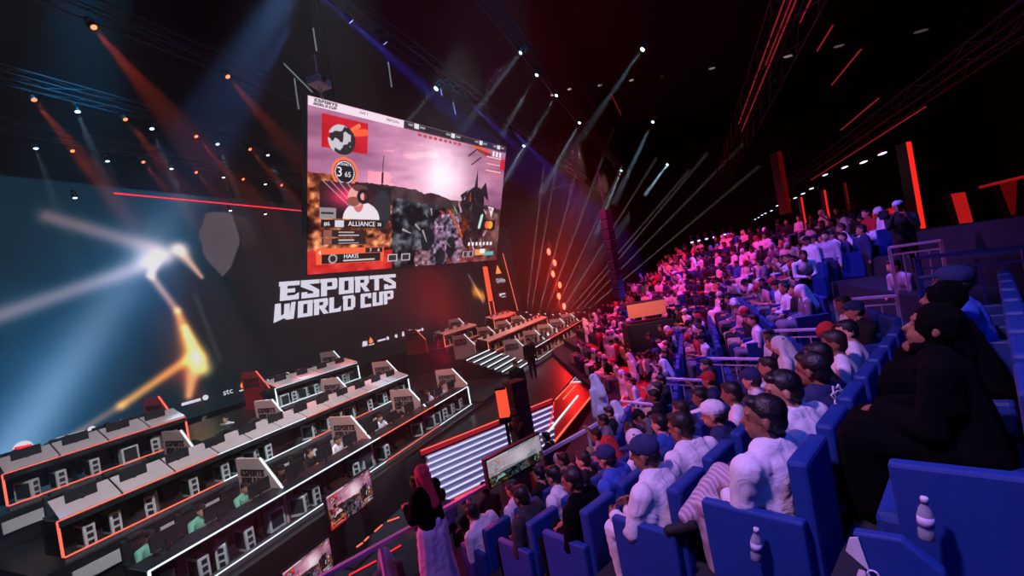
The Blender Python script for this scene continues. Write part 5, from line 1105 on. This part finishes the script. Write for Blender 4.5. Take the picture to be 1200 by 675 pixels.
# things hanging round the screen
P = Vector(atD((374, 97), 13.2)); t = empty('projector', P, math.radians(20), 'white projector hanging above the left corner of the big screen', 'projector')
b = MB(); b.box((0, 0, 0), (.62, .45, .24)); b.build('body', M_white, t, bevel=.03); b = MB(); b.tube((-.1, -.22, 0), (-.1, -.30, 0), .08, n=12); b.build('projector_lens', M_dark, t)
b = MB(); b.bar((0, 0, .12), (0, 0, .9), .04, .04); b.bar((-.1, 0, -.12), (.1, 0, -.5), .03, .03); b.bar((.1, 0, -.12), (-.05, 0, -.5), .03, .03); b.build('bracket', M_white, t)
for j, (a, c, d) in enumerate([((367, 33), (371, 60), 12), ((333, 75), (366, 108), 13), ((345, 92), (350, 128), 13), ((455, 73), (459, 102), 14), ((515, 98), (518, 112), 17), ((531, 120), (534, 134), 18)]):
    A_, C_ = Vector(atD(a, d)), Vector(atD(c, d)); t = empty('tube_light', A_, 0, 'thin pale tube hanging '+['at the top above the projector', 'slanting left of the projector', 'upright left of the projector', 'above the middle of the big screen', 'near the screen right top', 'touching the screen right top'][j], 'tube light'); b = MB(); b.tube((0, 0, 0), C_-A_, .022); b.build('tube', led('faint_tube', (.65, .72, .78), .35), t)
    b = MB(); b.tube((0, 0, 0), (0, 0, .5), .006, n=4); b.build('wire', M_dark, t)
for x in (-4.5, 0, 4.5):
    q = sc+su*x+sup*3.1; t = empty('screen_hanger', q, 0, f'dark steel hanger of the big screen, {["left", "middle", "right"][int(x/4.5)+1]} one', 'hanger'); b = MB(); b.tube((0, 0, 0), (0, 0, 4.5), .015); b.build('cable', M_dark, t)
# orange dashes and red strips on the steps below the handrail
for j, (a, c, z, m_) in enumerate([((418, 641), (425, 636), -4.9, L_orange), ((427, 634), (432, 629), -4.9, L_orange), ((439, 623), (448, 615), -4.9, L_orange), ((454, 611), (468, 606), -4.9, L_orange), ((409, 674), (441, 657), -5.3, L_red), ((449, 651), (470, 639), -5.3, L_red), ((453, 674), (463, 668), -5.4, L_orange), ((519, 661), (531, 651), -5.2, L_red)]):
    A_, C_ = Vector(onZ(a, z)), Vector(onZ(c, z)); t = empty('step_light', A_, 0, ['short orange', 'short orange', 'short orange', 'orange', 'red', 'red', 'small orange', 'small red'][j]+' strip light on the steps under the handrail, '+['lowest dash', 'second dash', 'third dash', 'upper dash beside the woman', 'long lower one', 'one left of the woman', 'at the picture bottom', 'right of the pale skirt'][j], 'light strip')
    b = MB(); b.bar((0, 0, 0), C_-A_, .03, .02); b.build('led', m_, t); b = MB(); b.bar((0, 0, -.02), C_-A_-Vector((0, 0, .02)), .06, .02); b.build('housing', M_dark, t)
# ---------------------------------------------------------------- light on the audience
def aimed(P, Q, col, pw, cone, rad=.3, blend=.8): return spot(P, Vector(Q)-Vector(P), col, pw, cone, blend, rad)
PUR, BL2, RD, PK = (.90, .66, 1), (.22, .36, 1), (1, .10, .12), (1, .35, .50)
aimed(BP(1, -1.5, 2.0, 5.5), BP(1, 3.5, 1.8, -1.8), PUR, 2300, 50)
aimed(BP(1, 1.0, -1.2, 4.2), BP(1, 3.2, 1.5, -1.5), BL2, 600, 80)
aimed(BP(1, 9, 9, 6.5), BP(1, 4, 3, -2.2), (.9, .55, .9), 450, 50)
aimed(BP(2, 3, 1, 6.5), BP(2, 5.5, 1.5, -1), BL2, 2500, 75)
aimed(BP(2, 3, 7, 6.5), BP(2, 6, 2, -1.3), (.85, .42, 1), 3900, 62)
aimed(BP(3, 5, 5.5, 6.5), BP(3, 6.5, 1.5, -1), (1, .18, .55), 6800, 95)
aimed(BP(3, 2, 1, 6), BP(3, 3, 1, -.6), (.5, .3, 1), 1800, 80)
aimed(S3(17.5, 3.6, 4.0), BP(2, 9, 5.5, -3), (1, .22, .10), 2600, 75)
aimed(S3(9, 6.0, -1.0), BP(1, 3.2, 4, -2.6), (1, .10, .28), 500, 60)
aimed(S3(24, 3.8, 2), S3(22.5, 4.5, -4.7), (1, .2, .15), 600, 100)
aimed(S3(15, 2, 5), S3(17, 5.0, -4.7), RD, 350, 55)
aimed(BP(1, -.5, 8.5, -2.4), BP(1, 2.6, 5.4, -3.1), (1, .30, .55), 700, 60)  # unseen pink spot added to brighten the standing woman
q = atD((757, 360), 17.0); aimed((q[0]-3.0, q[1]-.5, q[2]+3), q, (1, .66, .56), 800, 40)  # unseen warm spot added to lift the orange desk
for s_0, tt, zz in ((8, tA, 6.0), (8, tB, 3.3)):  # unseen red spots added to rake along the trusses
    aimed(S3(s_0, tt-.6, zz-.9), S3(s_0+9, tt, zz), (1, .10, .12), 420, 36, .1)
aimed(BP(2, 5.5, 8.0, 1.5), BP(2, 8.0, 5.1, -4), (1, .12, .10), 900, 50)
q = atD((697, 470), 9.7); aimed(BP(1, 4.0, 3.0, 3.0), q, (.9, .72, 1), 800, 30)  # unseen lavender spot added for the man in the white robe
P = Vector(atD((592, 488), 11.3)); t = empty('orange_lantern', P, math.radians(30), 'glowing orange lantern box standing at the top of the front stairs', 'lamp'); b = MB(); b.box((0, 0, .38), (.32, .25, .72)); b.build('shade', led('orange_lantern_glow', (1, .33, .22), 1.0), t); b = MB(); b.box((0, 0, -.05), (.36, .3, .14)); b.box((0, 0, .77), (.34, .27, .05)); b.build('frame', M_dark, t); b = MB(); b.bar((0, 0, -.1), (0, 0, P.z*-1-4.72), .08, .08); b.build('post', M_dark, t)
P = Vector(atD((606, 470), 12.2)); t = empty('speaker_stack', (P.x, P.y, -4.72), math.radians(-20), 'black speaker stack beside the orange lantern', 'speaker')
for i in range(3):
    b = MB(); b.box((0, 0, .36+.7*i), (.52, .5, .68)); b.build('cabinet', M_black, t, bevel=.02); b = MB(); b.tube((0, -.25, .36+.7*i), (0, -.27, .36+.7*i), .2, n=16); b.build('cone', M_dark, t)
# light on the stage
for s in (0.5, 5, 9.5): aimed(S3(s, 3.6, 6.5), S3(s+4, 12, -3.2), (.95, .97, 1), 3000, 62)  # spots without fixtures, added to brighten divider faces and hoods
for s in (21, 28): aimed(S3(s, 3.6, 6.5), S3(s+4, 12, -2.6), (1, .70, .66), 6500, 66)
aimed(S3(19, 9, 8), S3(19.5, 11, -4.4), (1, .8, .8), 300, 50)
# broad soft blue and white washes through the haze
def wash(p, d, q, d2, col, pw, cone, blend=.9):
    P, Q = Vector(atD(p, d)), Vector(atD(q, d2)); spot(P, Q-P, col, pw, cone, blend, .1)
wash((400, -120), 15, (5, 560), 7.5, (.42, .66, 1), 70000, 9)
wash((90, -110), 12.5, (110, 420), 15, (.05, .50, .70), 26000, 34)  # unseen teal wash added to tint the haze
wash((640, -160), 14, (520, 300), 20, (.05, .36, .48), 9000, 60)  # second added teal wash, colours the dark haze
wash((345, 20), 15, (230, 240), 17, (.45, .60, 1), 22000, 16)
wash((170, -90), 12, (40, 330), 14, (.10, .62, .75), 12000, 18)
wash((375, -10), 14, (470, 75), 16, (.35, .25, 1), 12000, 9)
wash((870, 245), 22, (790, 330), 22, (.12, .25, 1), 6000, 40)
# ---------------------------------------------------------------- haze hanging over the stage
hz = [S3(-3, 4.1, 0), S3(62, 4.1, 0), W3(66, 0, .3), W3(-1, 0, .3)]
haze('haze', [(p.x, p.y) for p in hz], -H0+.02, 13.0, .0052)

P = Vector(atD((1036, 252), 8.05)); t = empty('video_camera', P, math.radians(-10), 'dark video camera held by the cameraman, pointing left', 'camera')
b = MB(); b.box((0, 0, 0), (.34, .13, .17)); b.build('camera_body', M_black, t, bevel=.01); b = MB(); b.tube((-.17, 0, 0), (-.33, 0, 0), .06, .07, n=12); b.build('camera_lens', mat('camera_lens_glass', (.3, .32, .4), .1, .4), t); b = MB(); b.bar((-.08, 0, .14), (.1, 0, .14), .03, .03); b.bar((.1, 0, .14), (.1, 0, .07), .02, .02); b.build('carry_handle', M_dark, t)
# ---------------------------------------------------------------- finish
w = bpy.data.worlds.new('world'); SC.world = w; w.use_nodes = True; w.node_tree.nodes['Background'].inputs[0].default_value = (.010, .014, .030, 1); w.node_tree.nodes['Background'].inputs[1].default_value = .3
amb = area((8, 4, 12), (0, 0, -1), (.30, .36, .95), 160, 26, 18)  # unseen overhead ambient fill, no fixture belongs to it
for o in list(SC.objects):
    if o.parent is None: o.location.z += H0
vs = SC.view_settings; vs.view_transform = 'Standard'; vs.look = 'None'; vs.exposure = 0; vs.gamma = 1; vs.use_curve_mapping = False
cy = SC.cycles; cy.max_bounces = 3; cy.diffuse_bounces = 1; cy.glossy_bounces = 2; cy.transmission_bounces = 3; cy.volume_bounces = 0; cy.transparent_max_bounces = 4
cy.use_light_tree = True; cy.caustics_reflective = False; cy.caustics_refractive = False; cy.sample_clamp_indirect = 3; cy.use_denoising = True
SC.render.use_persistent_data = False
